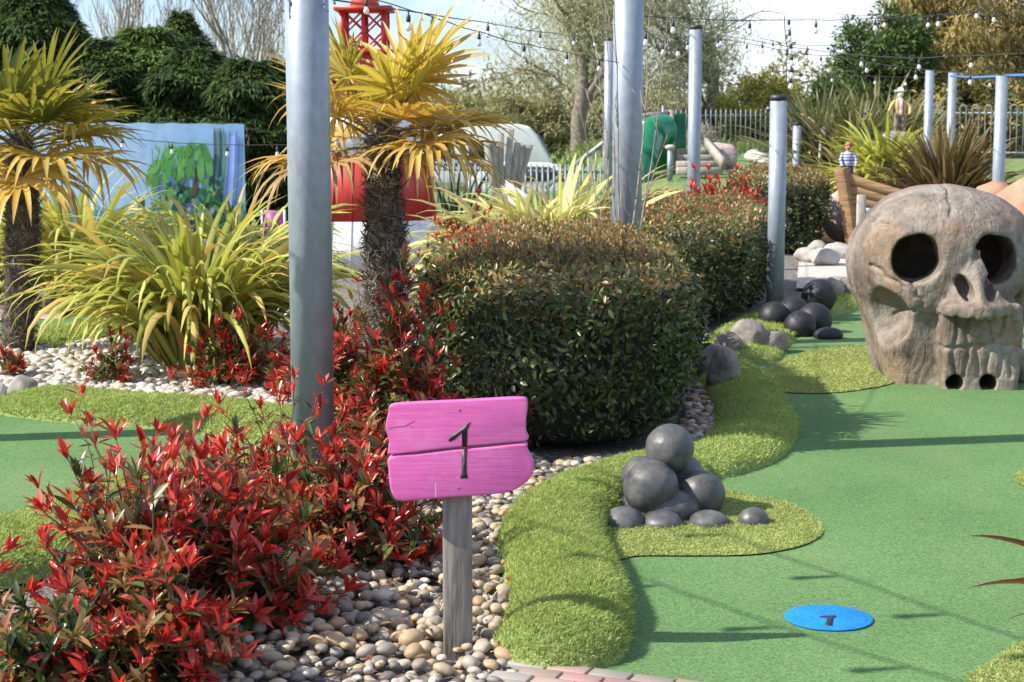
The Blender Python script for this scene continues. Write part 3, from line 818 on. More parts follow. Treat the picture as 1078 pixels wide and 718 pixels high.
# ================================================================== cannonballs
def ball(c, r, parent, mat, seed, name='ball', squash=1.0):
    V, F = ICO[4]; V = V * (1 + .035 * fbm(V * 2.4 + seed, seed))[:, None] * np.array([1, 1, squash])
    return MB().add(V * r + np.asarray(c), F).build(name, mat, parent, smooth=True)
cb = empty('cannonball_heap', G(708, 556), 'heap of dark grey cannonballs on pale artificial grass', 'cannonballs')
for px, py, D, r, s in [(705, 472, 6.84, .1, 1), (685.5, 513, 6.74, .112, 2), (738, 520, 6.80, .098, 3), (678, 505, 6.98, .1, 4), (716, 504, 6.95, .105, 14)]:
    ball(P(px, py, D), r, cb, M['iron'], s)
for px, py, r, sq, s in [(657, 556, .085, .8, 5), (698, 556, .082, .6, 6), (747, 555, .08, .6, 7), (652, 535, .07, .8, 8), (664, 540, .08, .8, 9)]:
    c = G(px, py); ball([c[0], c[1] + .02, .015], r, cb, M['iron'], s, 'ball', sq)
V, F = rock_vf(np.r_[G(703, 547)[:2], .05], (.13, .10, .08), 77, 3, .1)
MB().add(V, F).build('mortar', M['iron'], cb, smooth=True)
c = G(793, 553); V, F = rock_vf([c[0], c[1], .022], (.062, .06, .05), 3, 3, .07)
tag(MB().add(V, F).build('cannonball', M['iron'], smooth=True), 'small half sunk grey ball lying apart right of the heap', 'cannonball')
# second, shaded heap by the hedge
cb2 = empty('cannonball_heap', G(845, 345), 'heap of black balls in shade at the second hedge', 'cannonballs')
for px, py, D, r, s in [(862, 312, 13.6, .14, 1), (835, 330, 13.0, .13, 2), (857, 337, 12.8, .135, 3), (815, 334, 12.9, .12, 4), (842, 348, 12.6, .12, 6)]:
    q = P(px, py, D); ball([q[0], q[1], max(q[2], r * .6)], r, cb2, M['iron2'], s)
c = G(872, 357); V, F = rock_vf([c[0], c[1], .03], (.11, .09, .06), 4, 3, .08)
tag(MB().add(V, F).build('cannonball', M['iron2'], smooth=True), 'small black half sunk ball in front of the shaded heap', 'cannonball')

# ================================================================== skull
def make_skull():
    ctr = np.array([2.655, 10.15, 0.]); h = .0102
    lo = np.array([-.80, -.30, -.06]); hi = np.array([.80, 1.32, 1.28])
    n = ((hi - lo) / h).astype(int)
    X, Y, Z = np.meshgrid(*[lo[i] + h * np.arange(n[i]) for i in range(3)], indexing='ij')
    p = np.stack([X, Y, Z], -1)
    wob = .018 * fbm(p * 3.0, 3, 3)
    pm = p.copy(); pm[..., 0] = np.abs(p[..., 0])
    cr = sd_ell(pm, (0, .62, .70), (.565, .66, .50))
    cr = smin(cr, sd_ell(pm, (0, .30, .84), (.52, .38, .33)), .12)          # forehead
    cr = smin(cr, sd_box(p, (0, .26, .62), (.40, .25, .20), .10), .10)
    cr = smax(cr, .16 - Z + .0 * X, .04)
    # lower jaw: front block and the wider back
    tap = 1 + .10 * (Z - .25)
    jb = sd_box(np.stack([(X - .135) / tap, Y, Z], -1), (0, .11, .22), (.225, .24, .30), .035)
    jw = sd_box(np.stack([(X - .03) / (1 + .6 * Z), Y, Z], -1), (0, .52, .15), (.385, .46, .33), .11)
    d = smin(cr, jw, .07)
    # hollow under the cheek bones
    d = smax(d, -sd_ell(pm, (.46, .13, .40), (.22, .24, .19)), .03)
    d = smin(d, jb, .035)
    # eye sockets: slanted rounded quads
    for s in (1, -1):
        q = np.stack([s * (X + .02), Y, Z], -1)
        e = smin(sd_box(q @ np.array([[1, 0, .22], [0, 1, 0], [-.22, 0, 1]]), (.045, .0, .83), (.13, .36, .138), .105),
                 sd_ell(q, (.235, .02, .745), (.12, .36, .11)), .04)
        d = smax(d, -e, .025)
    # nose: ridge pyramid with nostrils
    t = np.clip((.80 - Z) / .34, 0, 1)
    hw = .022 + .178 * t; pr = -.03 + .26 * t
    XN = np.abs(X - .09)
    no = .8 * np.maximum.reduce([(XN - hw) * .85, (-.09 - pr * (1 - .8 * XN / hw)) - Y, Y - .2, .455 - Z, Z - .83])
    d = smin(d, no, .02)
    for s in (-1, 1):
        d = smin(d, sd_cap(p, (.09 + s * .165, -.13, .495), (.09 + s * .03, -.27, .485), .034), .03)
    for s in (1, -1):
        a = sd_ell(p @ np.array([[1, 0, s * .35], [0, 1, 0], [-s * .35, 0, 1]]) , (.09 + s * .075 - s * .35 * .615, -.14, .615 + .35 * .075 + .35 * s * .09), (.048, .17, .092))
        d = smax(d, -a, .012)
    # teeth grooves
    front = Y < .10
    cut = np.full(X.shape, 9.0)
    for x in (-.165, -.095, -.03, .035, .10, .165):
        jig = .010 * np.sin(Z * 23 + x * 40)
        cut = np.minimum(cut, np.maximum(np.maximum(np.abs(X - .135 - x - jig), np.abs(Z - .27) - .18), Y - .0))
    cut = np.minimum(cut, np.maximum(np.maximum(np.abs(Z - .262 - .012 * np.sin(X * 9)) - .002, np.abs(X - .135) - .30), Y - .03))
    for x in (-.165, -.095, -.03, .035, .10, .165):
        cut = np.minimum(cut, np.maximum(np.hypot((X - .135 - x) * .7, Z - .262) - .008, Y - .03))
    surf_d = d.copy()
    d = d + .017 * np.exp(-(np.maximum(cut, 0) / .009) ** 2)
    # cracks
    crk = np.zeros(X.shape)
    for a, b in [((-.26, -.06, .62), (-.20, -.10, .5)), ((-.48, .1, .72), (-.31, -.05, .60)), ((-.06, .0, 1.02), (-.02, .2, 1.22)), ((.52, .0, .92), (.40, -.03, .88)), ((-.20, -.1, .50), (-.32, .0, .40)), ((-.36, .05, .95), (-.5, .2, 1.0))]:
        a = np.array(a); b = np.array(b)
        ts = np.linspace(0, 1, 5); pts = a + (b - a) * ts[:, None] + .012 * np.sin(ts * 9)[:, None] * np.array([1, 0, .5])
        for i in range(4):
            aa, bb = pts[i], pts[i + 1]
            ab = bb[[0, 2]] - aa[[0, 2]]; q = p[..., [0, 2]] - aa[[0, 2]]
            tt = np.clip((q @ ab) / (ab @ ab), 0, 1); dd = np.linalg.norm(q - tt[..., None] * ab, axis=-1)
            crk = np.maximum(crk, np.where(Y < .5, .016 * np.exp(-(dd / .010) ** 2), 0))
    d = d + crk
    d = smax(d, -sd_ell(p, (0, .58, .74), (.41, .44, .30)), .03)
    # holes for the ball
    for x in (-.02, .175):
        d = smax(d, -(np.maximum(np.hypot(X - x, Z - .045) - .05, Y - .4)), .008)
    d = d + wob * .8 + .006 * fbm(p * 9, 8, 2)
    d = np.maximum(d, -.03 - Z)
    for ax_, sl0 in ((0, 0), (0, -1), (1, 0), (1, -1), (2, 0), (2, -1)):
        ix = [slice(None)] * 3; ix[ax_] = sl0; d[tuple(ix)] = np.maximum(d[tuple(ix)], .01)
    V, F = snet(d, lo, h)
    V = V @ rotz(R(-3)).T + ctr
    o = MB().add(V, F).build('skull', M['skull'], smooth=True, origin=ctr)
    bm = bmesh.new(); bm.from_mesh(o.data); bmesh.ops.recalc_face_normals(bm, faces=bm.faces); bm.to_mesh(o.data); bm.free()
    return tag(o, 'giant weathered concrete skull with two ball holes in its jaw', 'skull')
make_skull()

# ================================================================== rocks
def rock(px, py, size, seed, mat, label, z=None, sub=3, rough=.22, flat=.5, name='boulder', D=None, group=None, sink=.25):
    c = G(px, py) if D is None else np.array([*P(px, py, D)[:2], 0])
    z0 = float(terrain(c[0], c[1])) if z is None else z
    V, F = rock_vf([c[0], c[1], z0 + size[2] * (1 - sink) - size[2] * .0], size, seed, sub, rough, rot=seed * 1.7, flat=flat)
    return tag(MB().add(V, F).build(name, mat, smooth=True), label, 'boulder', group)
rock(760, 414, (.115, .10, .16), 1, M['rock'], 'upright brown boulder at the right end of the nearest hedge')
rock(752, 400, (.12, .10, .13), 2, M['rock'], 'brown boulder half hidden behind the upright one')
rock(787, 372, (.17, .13, .13), 3, M['rock'], 'low brown boulder on the shaded bank below the hedges')
rock(812, 372, (.15, .11, .10), 4, M['rock'], 'flat brown boulder lying right of the low one')
rock(768, 378, (.13, .11, .11), 5, M['rock'], 'small brown boulder at the left of the shaded row')
rock(873, 320, (.17, .12, .13), 6, M['rock'], 'dark boulder at the foot of the pale path')
rock(892, 318, (.16, .12, .13), 7, M['rock'], 'dark boulder between path and skull')
rock(858, 318, (.12, .12, .1), 8, M['rock'], 'small dark boulder beside the third hedge')
rock(850, 276, (.17, .15, .10), 9, M['rockpale'], 'pale boulder on the path by the third hedge')
rock(868, 279, (.21, .16, .11), 10, M['rockpale'], 'large pale boulder on the path in front of the boat')
rock(884, 272, (.2, .15, .11), 11, M['rockpale'], 'pale grey boulder against the boat stem')
rock(860, 268, (.15, .13, .10), 12, M['rockpale'], 'small pale boulder behind the large one on the path')
rock(1084, 402, (.12, .12, .12), 13, M['rockpale'], 'smooth pale rock beside the right of the skull jaw', rough=.08, flat=.2)
rock(25, 421, (.15, .1, .085), 14, M['rock'], 'grey boulder at the corner of the neighbouring hole')
rock(0, 421, (.06, .06, .06), 15, M['rockpale'], 'white stone block at the left edge of the bed')
rock(1080, 260, (.40, .4, .61), 16, M['rockpink'], 'big round terracotta boulder right of the skull', D=14.5, rough=.12, flat=.2, sink=.15)
rock(1043, 260, (.34, .3, .56), 17, M['rockpink'], 'terracotta boulder showing above the skull crown', D=15.6, rough=.12, flat=.2, sink=.1)
rock(757, 166, (.42, .3, .34), 18, M['rockrose'], 'rose grey boulder at the end of the timber steps', D=34, rough=.15)
wr = [(797, 168, 38), (803, 173, 35.5), (809, 178, 33), (815, 184, 30.5), (821, 186, 29), (793, 166, 40.5)]
lab = ['long white rock in the middle of the row edging the far green', 'white rock just below the middle of the row at the far green', 'white rock low in the row edging the far green', 'white rock next to the last of the row at the far green', 'white rock ending the row behind the short post', 'tan topped rock at the far end of the white row']
for i, (x, y, D) in enumerate(wr):
    rock(x, y, (.24, .2, .17), 20 + i, M['rockpale'], lab[i], D=D, group='white rocks edging the far green')
for i, (x, D, s, l) in enumerate([(850, 27.5, .24, 'white boulder on orange soil left of the small sign'), (861, 27.2, .3, 'grey white boulder at the foot of the small sign'), (872, 26.5, .26, 'pale boulder on orange soil right of the small sign')]):
    rock(x, 180, (s, s * .8, s * .8), 40 + i, M['rockpale'], l, D=D)
rock(937, 190, (.3, .25, .22), 45, M['rockrose'], 'rose rock on the orange soil above the boat', D=24.3, z=.35)
rock(922, 185, (.2, .18, .16), 46, M['rockrose'], 'small rose rock left of the larger one above the boat', D=24.5, z=.38)

# orange soil bank behind the boat
SB = np.array([[3.9, 23.0], [7.6, 21.3], [8.6, 24.0], [8.4, 28.5], [5.2, 29.0], [4.2, 27.0]])
def soilz(x, y):
    d = dist_poly(SB, x, y, True) * np.where(inside(SB, x, y), 1, -1)
    return terrain(x, y) + .5 * sm(0, 1.6, d) + .03 * fbm(np.stack([x * 3, y * 3, x * 0], -1), 4) - .02 * (d < 0)
grid_mesh('soil_bank', np.arange(3.6, 9, .15), np.arange(21, 29.4, .15), soilz, M['bark_soil'], 'low bank of orange bark soil under the flax plants', mask=lambda X, Y: inside(SB, X, Y))

# ================================================================== steel posts
def post(x, y, r, h, label, cap=True, z0=None, sides=40, hook=False, bolts=True, group='galvanised steel posts'):
    z0 = float(terrain(x, y)) - .05 if z0 is None else z0
    e = empty('steel_post', (x, y, z0), label, 'post', group)
    V, F = lathe_vf((x, y, z0), [(r, 0), (r, h - z0)], sides); MB().add(V, F).build('tube', M['galv'], e, smooth=False)
    o = e.children[0]
    for pl in o.data.polygons: pl.use_smooth = len(pl.vertices) == 4
    if cap:
        V, F = lathe_vf((x, y, h), [(r * 1.04, -.03), (r * 1.04, .008), (r * .8, .016), (.001, .016)], 24); MB().add(V, F).build('cap', M['cap'], e)
    if hook:
        t = np.linspace(0, 4.6, 12); zz = hook
        C = np.stack([x + .0 * t - r * .5 + .025 * np.cos(t) - .04, y - r * .8 + 0 * t, zz + .03 * np.sin(t)], -1)
        MB().add(*polytube(C, .006, 6)).build('hook', M['galv'], e, smooth=True)
        C2 = C + [r + .10, 0, 0]
        MB().add(*polytube(C2, .006, 6)).build('hook', M['galv'], e, smooth=True)
    if bolts and cap:
        mb = MB()
        for s in (-1, 1): mb.add(*box_vf((x + s * (r + .012), y, h - .09), (.03, .018, .018)))
        mb.build('bolt', M['galv'], e)
    return e
def postpx(px, py_top, D, r, label, **k):
    q = P(px, py_top, D); return post(q[0], D, r, q[2], label, **k)
post(P(330, 470, 7.8)[0], 7.8, .098, 3.1, 'thick steel post rising behind the red shrub, tallest in view', hook=P(320, 6, 7.8)[2])
post(P(660, 200, 12.0)[0], 12.0, .104, 3.2, 'thick steel post standing behind the nearest hedge')
postpx(641.5, 41, 26.5, .075, 'slim tall steel post left of the thick hedge post')
postpx(732.5, 28, 18.4, .138 / 2, 'slim steel post behind the second hedge near the slide')
postpx(820, 102, 13.75, .069, 'short steel post at the front corner of the second hedge')
postpx(839.5, 130, 27, .07, 'shortest steel post, standing by the white rocks')
postpx(979, 74, 23.5, .06, 'steel post at the left of the three in the flax', bolts=False, cap=False)
postpx(1003, 76, 24.5, .06, 'steel post in the middle of the three in the flax', bolts=False, cap=False)
postpx(1055, 80, 19.5, .068, 'steel post right of the flax above the terracotta boulders', bolts=False, cap=False)
post(-4.05, 8.2, .1, 2.2, 'steel post just outside the view whose shadow crosses the left green')

# ================================================================== lighthouse
LX, LY = P(386, 200, 19)[0], 19.0
lh = empty('lighthouse', (LX, LY, 0), 'red and white striped wooden lighthouse with lattice lantern', 'lighthouse')
def octa(z0, r0, z1, r1, sides=8, rot=R(22.5), thick=True):
    th = np.arange(sides) * 2 * np.pi / sides + rot
    V = np.r_[np.c_[r0 * np.cos(th), r0 * np.sin(th), np.full(sides, z0)], np.c_[r1 * np.cos(th), r1 * np.sin(th), np.full(sides, z1)]] + [LX, LY, 0]
    i = np.arange(sides); j = (i + 1) % sides
    return V, [np.stack([i, j, j + sides, i + sides], 1), i[None, ::-1], (i + sides)[None]]
zb = [0.0, P(0, 234, 18.2)[2], P(0, 164, 18.2)[2], P(0, 112, 18.2)[2], P(0, 84, 18.2)[2]]
rz = lambda z: .90 - .155 * z
for k, (a, b) in enumerate(zip(zb[:-1], zb[1:])):
    m = M['white'] if k % 2 == 0 else M['red']
    mb = MB().add(*octa(a, rz(a), b, rz(b)))
    # vertical board joints as thin battens
    th = np.arange(8) * np.pi / 4 + R(22.5)
    for t in range(8):
        c0 = np.array([math.cos(th[t]), math.sin(th[t]), 0]); c1 = np.array([math.cos(th[(t + 1) % 8]), math.sin(th[(t + 1) % 8]), 0])
        for u in np.linspace(0, 1, 4)[:-1]:
            w = c0 * (1 - u) + c1 * u
            mb.add(*beam_vf(np.array([LX, LY, a]) + w * rz(a) * 1.003, np.array([LX, LY, b]) + w * rz(b) * 1.003, .012, .008, up=w))
    mb.build('tower_band', m, lh)
zg = P(0, 56, 18.3)[2]; zg0 = P(0, 82, 18.3)[2]
mb = MB().add(*octa(zg0, .80, zg, .80)); mb.add(*octa(zg + .001, .83, zg + .04, .83)); mb.build('gallery', M['red'], lh)
zl0, zl1 = zg + .04, P(0, 10, 18.6)[2]
ln = MB(); r = .225
for t in range(4):
    a = np.array([r * (1 if t in (0, 3) else -1), r * (1 if t in (0, 1) else -1), 0])
    b = np.array([r * (1 if (t + 1) % 4 in (0, 3) else -1), r * (1 if (t + 1) % 4 in (0, 1) else -1), 0])
    o3 = np.array([LX, LY, 0]); u = np.array([0, 0, 1.])
    ln.add(*beam_vf(o3 + a + u * zl0, o3 + a + u * zl1, .06, .06, up=(0, 1, 0)))
    mid = (a + b) / 2
    ln.add(*beam_vf(o3 + mid + u * zl0, o3 + mid + u * zl1, .04, .035, up=(0, 1, .01)))
    n2 = 2
    for s0, s1 in ((a, mid), (mid, b)):
        for k in range(n2):
            za, zc = zl0 + (zl1 - zl0) * k / n2, zl0 + (zl1 - zl0) * (k + 1) / n2
            ln.add(*beam_vf(o3 + s0 + u * za, o3 + s1 + u * zc, .028, .02)); ln.add(*beam_vf(o3 + s0 + u * zc + [0, .002, 0], o3 + s1 + u * za + [0, .002, 0], .028, .016))
ln.build('lantern', M['red'], lh)
V, F = box_vf((LX, LY, zl1 + .025), (.62, .62, .05)); rf = MB().add(V, F)
rf.add(*lathe_vf((LX, LY, zl1 + .05), [(.17, 0), (.15, .06), (.12, .4), (.001, .5)], 16)); rf.build('roof', M['red'], lh)

# ================================================================== painted mural
DM = 24.0
mu = empty('mural', [P(147, 200, DM)[0], DM, 0], 'faded blue mural board painted with palms and a waterfall', 'mural')
x0, x1 = P(-60, 0, DM)[0], P(254, 0, DM)[0]; zt0 = P(0, 127, DM)[2]; zt1 = P(0, 131, DM)[2]
nxm, nzm = 40, 26
U, Wv = np.meshgrid(np.linspace(0, 1, nxm), np.linspace(0, 1, nzm))
Xm = x0 + (x1 - x0) * U; Zm = Wv * (zt0 + .012 * np.sin(U * 60) + (zt1 - zt0) * U)
sea = np.array([.05, .27, .42]); skyc = np.array([.54, .71, .84]); skyd = np.array([.24, .45, .68])
cm = np.where((Zm < .36)[..., None], sea, skyc * (1 - U[..., None]) + skyd * U[..., None])
idx = np.arange(nxm * nzm).reshape(nzm, nxm); q = np.stack([idx[:-1, :-1], idx[:-1, 1:], idx[1:, 1:], idx[1:, :-1]], -1).reshape(-1, 4)
mb = MB().add(np.stack([Xm, np.full_like(Xm, DM), Zm], -1), q, cm.reshape(-1, 3))
mb.add(*box_vf(((x0 + x1) / 2, DM + .03, zt0 / 2 - .02), (x1 - x0, .05, zt0 - .04)), (.3, .28, .25))
mb.build('board', M['vc'], mu)
pt = MB(); lay = [0]
def stroke(pts, w0, w1, col):
    """a brush stroke laid just proud of the board"""
    lay[0] += 1
    q = smooth_loop([P(x, y, DM) for x, y in pts], 4, False); k = len(q); s = np.array([0, 0, 0.])
    T = unit(np.gradient(q, axis=0)); Sd = np.stack([T[:, 2], 0 * T[:, 0], -T[:, 0]], 1)
    t = np.linspace(0, 1, k); w = (w0 + (w1 - w0) * t) * np.sqrt(np.clip(1 - (2 * t - 1) ** 4, .02, 1)) / 75 / 2
    y = DM - .004 - .0012 * lay[0]
    V = np.r_[q + Sd * w[:, None], q - Sd * w[:, None]]; V[:, 1] = y
    i = np.arange(k - 1); pt.add(V, np.stack([i, i + 1, i + 1 + k, i + k], 1), np.array(col) * random.uniform(.85, 1.15))
gr, gd, gb = (.09, .3, .07), (.05, .17, .06), (.04, .22, .12)
for k in range(9): stroke([(236 + k * 2.4 - 6, 138), (237 + k * 2.3 - 7, 180), (232 + k * 2.6 - 9, 232 + k)], 3.2, 4, [(.25, .38, .75), (.42, .58, .88), (.16, .28, .62)][k % 3])
for x in range(4): stroke([(226 + x * 3, 134), (227 + x * 3, 170), (224 + x * 2.5, 214)], 3, 4, [(.06, .12, .12), (.12, .25, .2), (.05, .1, .2), (.1, .3, .15)][x])
stroke([(160, 248), (168, 222), (178, 210), (200, 205), (224, 212), (234, 248)], 16, 16, gd)
stroke([(150, 252), (170, 228), (196, 224)], 26, 22, gr); stroke([(196, 250), (205, 226), (222, 224)], 22, 16, (.04, .2, .15))
for tx, ty, bx, by in [(172, 186, 178, 218), (189, 172, 184, 214), (208, 168, 204, 208)]:
    stroke([(bx, by), ((tx + bx) / 2 + 1, (ty + by) / 2), (tx, ty)], 5, 3, (.12, .08, .05))
for cx, cy in [(172, 174), (187, 158), (208, 156)]:
    for a, L in [(-62, 24), (-25, 30), (10, 34), (40, 30), (-100, 14), (75, 15)]:
        dx, dy = math.sin(R(a)), math.cos(R(a))
        stroke([(cx, cy), (cx + dx * L * .5, cy - 4 + abs(dx) * 2 + dy * L * .35), (cx + dx * L * .75, cy + dy * L + abs(dx) * 12)], 5, 9, gr if a % 2 else (.12, .36, .08))
for k in range(110):
    x = random.uniform(163, 236); y = random.uniform(190, 246); s_ = random.uniform(.35, 1.0); stroke([(x, y + 7 * s_), (x + 1, y), (x + random.uniform(-5, 5), y - 8 * s_)], 3 * s_ + .8, 5 * s_ + .8, random.choice([gr, gd, gb, (.02, .09, .1), (.14, .32, .1), (.03, .06, .05), (.22, .4, .16), (.1, .2, .45), (.3, .3, .4)]))
for k in range(40):
    x = random.uniform(160, 220); y = random.uniform(152, 184); stroke([(x, y + 4), (x + random.uniform(-2, 2), y - 5)], 1.4, 1.0, random.choice([(.05, .2, .05), (.2, .45, .12), (.12, .36, .1)]))
for x, y, c in [(148, 236, (.1, .07, .05)), (154, 226, (.08, .06, .05)), (143, 243, (.15, .13, .1)), (151, 214, (.1, .07, .06))]: stroke([(x, y + 8), (x + 2, y), (x + 1, y - 8)], 6, 8, c)
for k in range(7): stroke([(60 + k * 12, 226 + k), (100 + k * 8, 224 + k * 2), (128 + k * 2, 228 + k * 2)], 3, 3, [(.12, .45, .55), (.04, .2, .38)][k % 2])
pt.build('painting', M['vc'], mu)

# purple striped board behind the yellow flax
q0 = P(288, 232, 22)
pu = empty('purple_board', [q0[0], 22, 0], 'small purple board with white edges behind the left flax', 'sign board')
V, F = box_vf((q0[0], 22, q0[2] - .05), (.26, .03, .36)); MB().add(V, F).build('panel', surf('purple_paint', [(.3, .03, .28), (.4, .05, .36)], 3, .5, .1), pu)
mb = MB()
for s in (-.145, .145): mb.add(*box_vf((q0[0] + s, 22, q0[2] - .05), (.025, .05, .37)))
mb.build('edge_strip', M['white'], pu)
V, F = box_vf((q0[0], 22.06, q0[2] / 2 - .1), (.06, .05, q0[2] + .1)); MB().add(V, F).build('post', M['wood'], pu)

# ================================================================== fences
def paling_fence(name, pts, h, gap, w, label, hoop=False, z=None, rails=(.12, .85), pst=2.4):
    pts = [np.asarray(p, float) for p in pts]
    c = sum(pts) / len(pts); zf = (lambda x, y: float(terrain(x, y))) if z is None else (lambda x, y: z)
    f = empty(name, [c[0], c[1], zf(c[0], c[1])], label, 'fence'); pal, rl, ps = MB(), MB(), MB()
    for a, b in zip(pts[:-1], pts[1:]):
        L = np.linalg.norm(b - a); n = int(L / gap); d = (b - a) / L
        for i in range(n):
            p = a + d * (i + .5) * gap; zz = zf(*p)
            if hoop:
                if i % 2 == 0:
                    t = np.linspace(0, np.pi, 7); C = np.array([[*(p + d * gap * .5 * (1 - math.cos(q))), zz + h - gap * .5 + math.sin(q) * gap * .5] for q in t])
                    C = np.r_[[[*p, zz]], C, [[*(p + d * gap), zz]]]; pal.add(*polytube(C, w / 2, 5))
            else:
                dd = np.array([*d, 0]); o3 = np.array([*p, zz + .05])
                V = np.array([o3 - dd * w / 2, o3 + dd * w / 2, o3 + dd * w / 2 + [0, 0, h - .12], o3 + [0, 0, h - .05], o3 - dd * w / 2 + [0, 0, h - .12]])
                V2 = V + np.array([-d[1], d[0], 0]) * .012
                pal.add(np.r_[V, V2], [np.array([[0, 1, 2, 3, 4], [9, 8, 7, 6, 5]]), np.array([[1, 0, 5, 6], [2, 1, 6, 7], [3, 2, 7, 8], [4, 3, 8, 9], [0, 4, 9, 5]])])
        nseg = max(1, int(L / pst))
        for r_ in rails:
            for k in range(nseg):
                p, q = a + d * L * k / nseg, a + d * L * (k + 1) / nseg
                off = np.array([-d[1], d[0]]) * .035
                rl.add(*beam_vf([*(p + off), zf(*p) + h * r_], [*(q + off), zf(*q) + h * r_], .03, .045))
        for k in range(nseg + 1):
            p = a + d * L * k / nseg + np.array([-d[1], d[0]]) * .09; zz = zf(*p)
            pm = MB().add(*box_vf((*p, zz + h / 2 + .02), (.075, .075, h + .1))); pm.build('post', M['fencegrey'], f)
    pal.build('palings', M['fencegrey'], f); rl.build('rails', M['fencegrey'], f)
    return f
paling_fence('palisade_fence', [P(440, 0, 33)[:2], P(640, 0, 31)[:2]], 1.05, .12, .045, 'grey palisade fence in front of the white caravan', z=-.25)
paling_fence('palisade_fence', [P(700, 0, 45)[:2], P(985, 0, 45)[:2]], 1.28, .13, .03, 'grey palisade fence closing off the far green')
paling_fence('hoop_fence', [P(985, 0, 44)[:2], P(1150, 0, 42)[:2]], 1.35, .16, .035, 'grey hoop top railing on the lawn at far right', hoop=True)
# sloping rail beyond the palisade
a, b = P(575, 197, 36), P(636, 150, 33)
hr = empty('handrail', [a[0], a[1], float(terrain(a[0], a[1]))], 'pale green sloping handrail beyond the palisade fence', 'handrail')
mb = MB().add(*beam_vf(a, b, .06, .08)); mb.build('rail', M['fencegrey'], hr)
mb = MB()
for k in range(9):
    p = a + (b - a) * k / 8; mb.add(*beam_vf([p[0], p[1], float(terrain(p[0], p[1]))], p - [0, 0, .03], .03, .03, up=(0, 1, 0)))
mb.build('balusters', M['fencegrey'], hr)

# ================================================================== caravan and car
CY = 60.0; cz = -1.08; cx0, cx1 = P(440, 0, CY)[0], P(582, 0, CY)[0]
cv = empty('caravan', [(cx0 + cx1) / 2, CY, cz], 'white touring caravan with sloping front parked behind the fence', 'caravan')
prof = [(cx0, .45), (cx1 - .35, .45), (cx1 + .0, .75), (cx1 - .05, 1.25), (cx1 - .55, 2.15), (cx1 - .8, 2.42), (cx1 - 1.2, 2.5), (cx0 + .3, 2.5), (cx0, 2.3)]
def extr(prof, y0, y1, z0):
    n = len(prof); f = np.array([[x, y0, z0 + z] for x, z in prof]); k = f.copy(); k[:, 1] = y1; i = np.arange(n); j = (i + 1) % n
    return np.r_[f, k], [i[None], (i[::-1] + n)[None], np.stack([j, i, i + n, j + n], 1)]
o = MB().add(*extr(prof, CY - 1.1, CY + 1.1, cz)).build('body', M['white'], cv); bevel(o, .08, 3)
for xa, xb in ((cx1 - 2.9, cx1 - 2.25), (cx1 - 4.4, cx1 - 3.5)):
    MB().add(*box_vf(((xa + xb) / 2, CY - 1.112, cz + 1.62), (xb - xa, .02, .6))).build('window', M['window'], cv)
fw = np.array([[cx1 - .12, 0, cz + 1.42], [cx1 - .50, 0, cz + 2.1]])
V, F = beam_vf([cx1 - .07, CY, cz + 1.36], [cx1 - .47, CY, cz + 2.1], 1.9, .05, up=(.9, 0, .45))
MB().add(V, F).build('front_window', surf('tinted_acrylic', [(.22, .27, .33), (.28, .33, .4)], 3, .12, 0), cv)
MB().add(*box_vf((cx0 + 2, CY - 1.11, cz + 1.15), (3.8, .016, .12))).build('stripe', surf('blue_stripe', [(.05, .08, .2), (.06, .1, .25)], 3, .4, 0), cv)
for s in (-1, 1):
    V, F = lathe_vf((0, 0, 0), [(.001, -.1), (.28, -.1), (.31, -.05), (.31, .05), (.28, .1), (.001, .1)], 24, False)
    V = V[:, [0, 2, 1]] + [cx0 + 2.6, CY + s * 1.0, cz + .31]; MB().add(V, F).build('wheel', M['cap'], cv)
KY = 48.0; kz = float(terrain(0.5, KY)) - .3 ; kx = P(592, 0, KY)[0]
ck = empty('parked_car', [kx, KY, kz], 'white car with blue windscreen parked behind the fence', 'car')
prof = [(kx - 2.6, .3), (kx + 1.5, .3), (kx + 1.55, .65), (kx + 1.3, .85), (kx + .5, .95), (kx - .25, 1.45), (kx - 1.9, 1.5), (kx - 2.6, 1.0)]
o = MB().add(*extr(prof, KY - .85, KY + .85, kz)).build('body', M['white'], ck); bevel(o, .07, 3)
V, F = beam_vf([kx + .45, KY, kz + .99], [kx - .2, KY, kz + 1.44], 1.4, .03, up=(.6, 0, .8)); MB().add(V, F).build('windscreen', surf('blue_glass', [(.12, .22, .4), (.2, .33, .5)], 3, .08, 0), ck)
MB().add(*extr([(kx - 2.2, .98), (kx + .15, .98), (kx - .35, 1.38), (kx - 1.9, 1.4)], KY - .862, KY - .84, kz)).build('side_window', M['window'], ck)
for xx in (kx - 1.75, kx + .75):
    for s in (-1, 1):
        V, F = lathe_vf((0, 0, 0), [(.001, -.1), (.26, -.1), (.31, -.05), (.31, .05), (.26, .1), (.001, .1)], 24, False)
        MB().add(V[:, [0, 2, 1]] + [xx, KY + s * .8, kz + .31], F).build('wheel', M['cap'], ck)

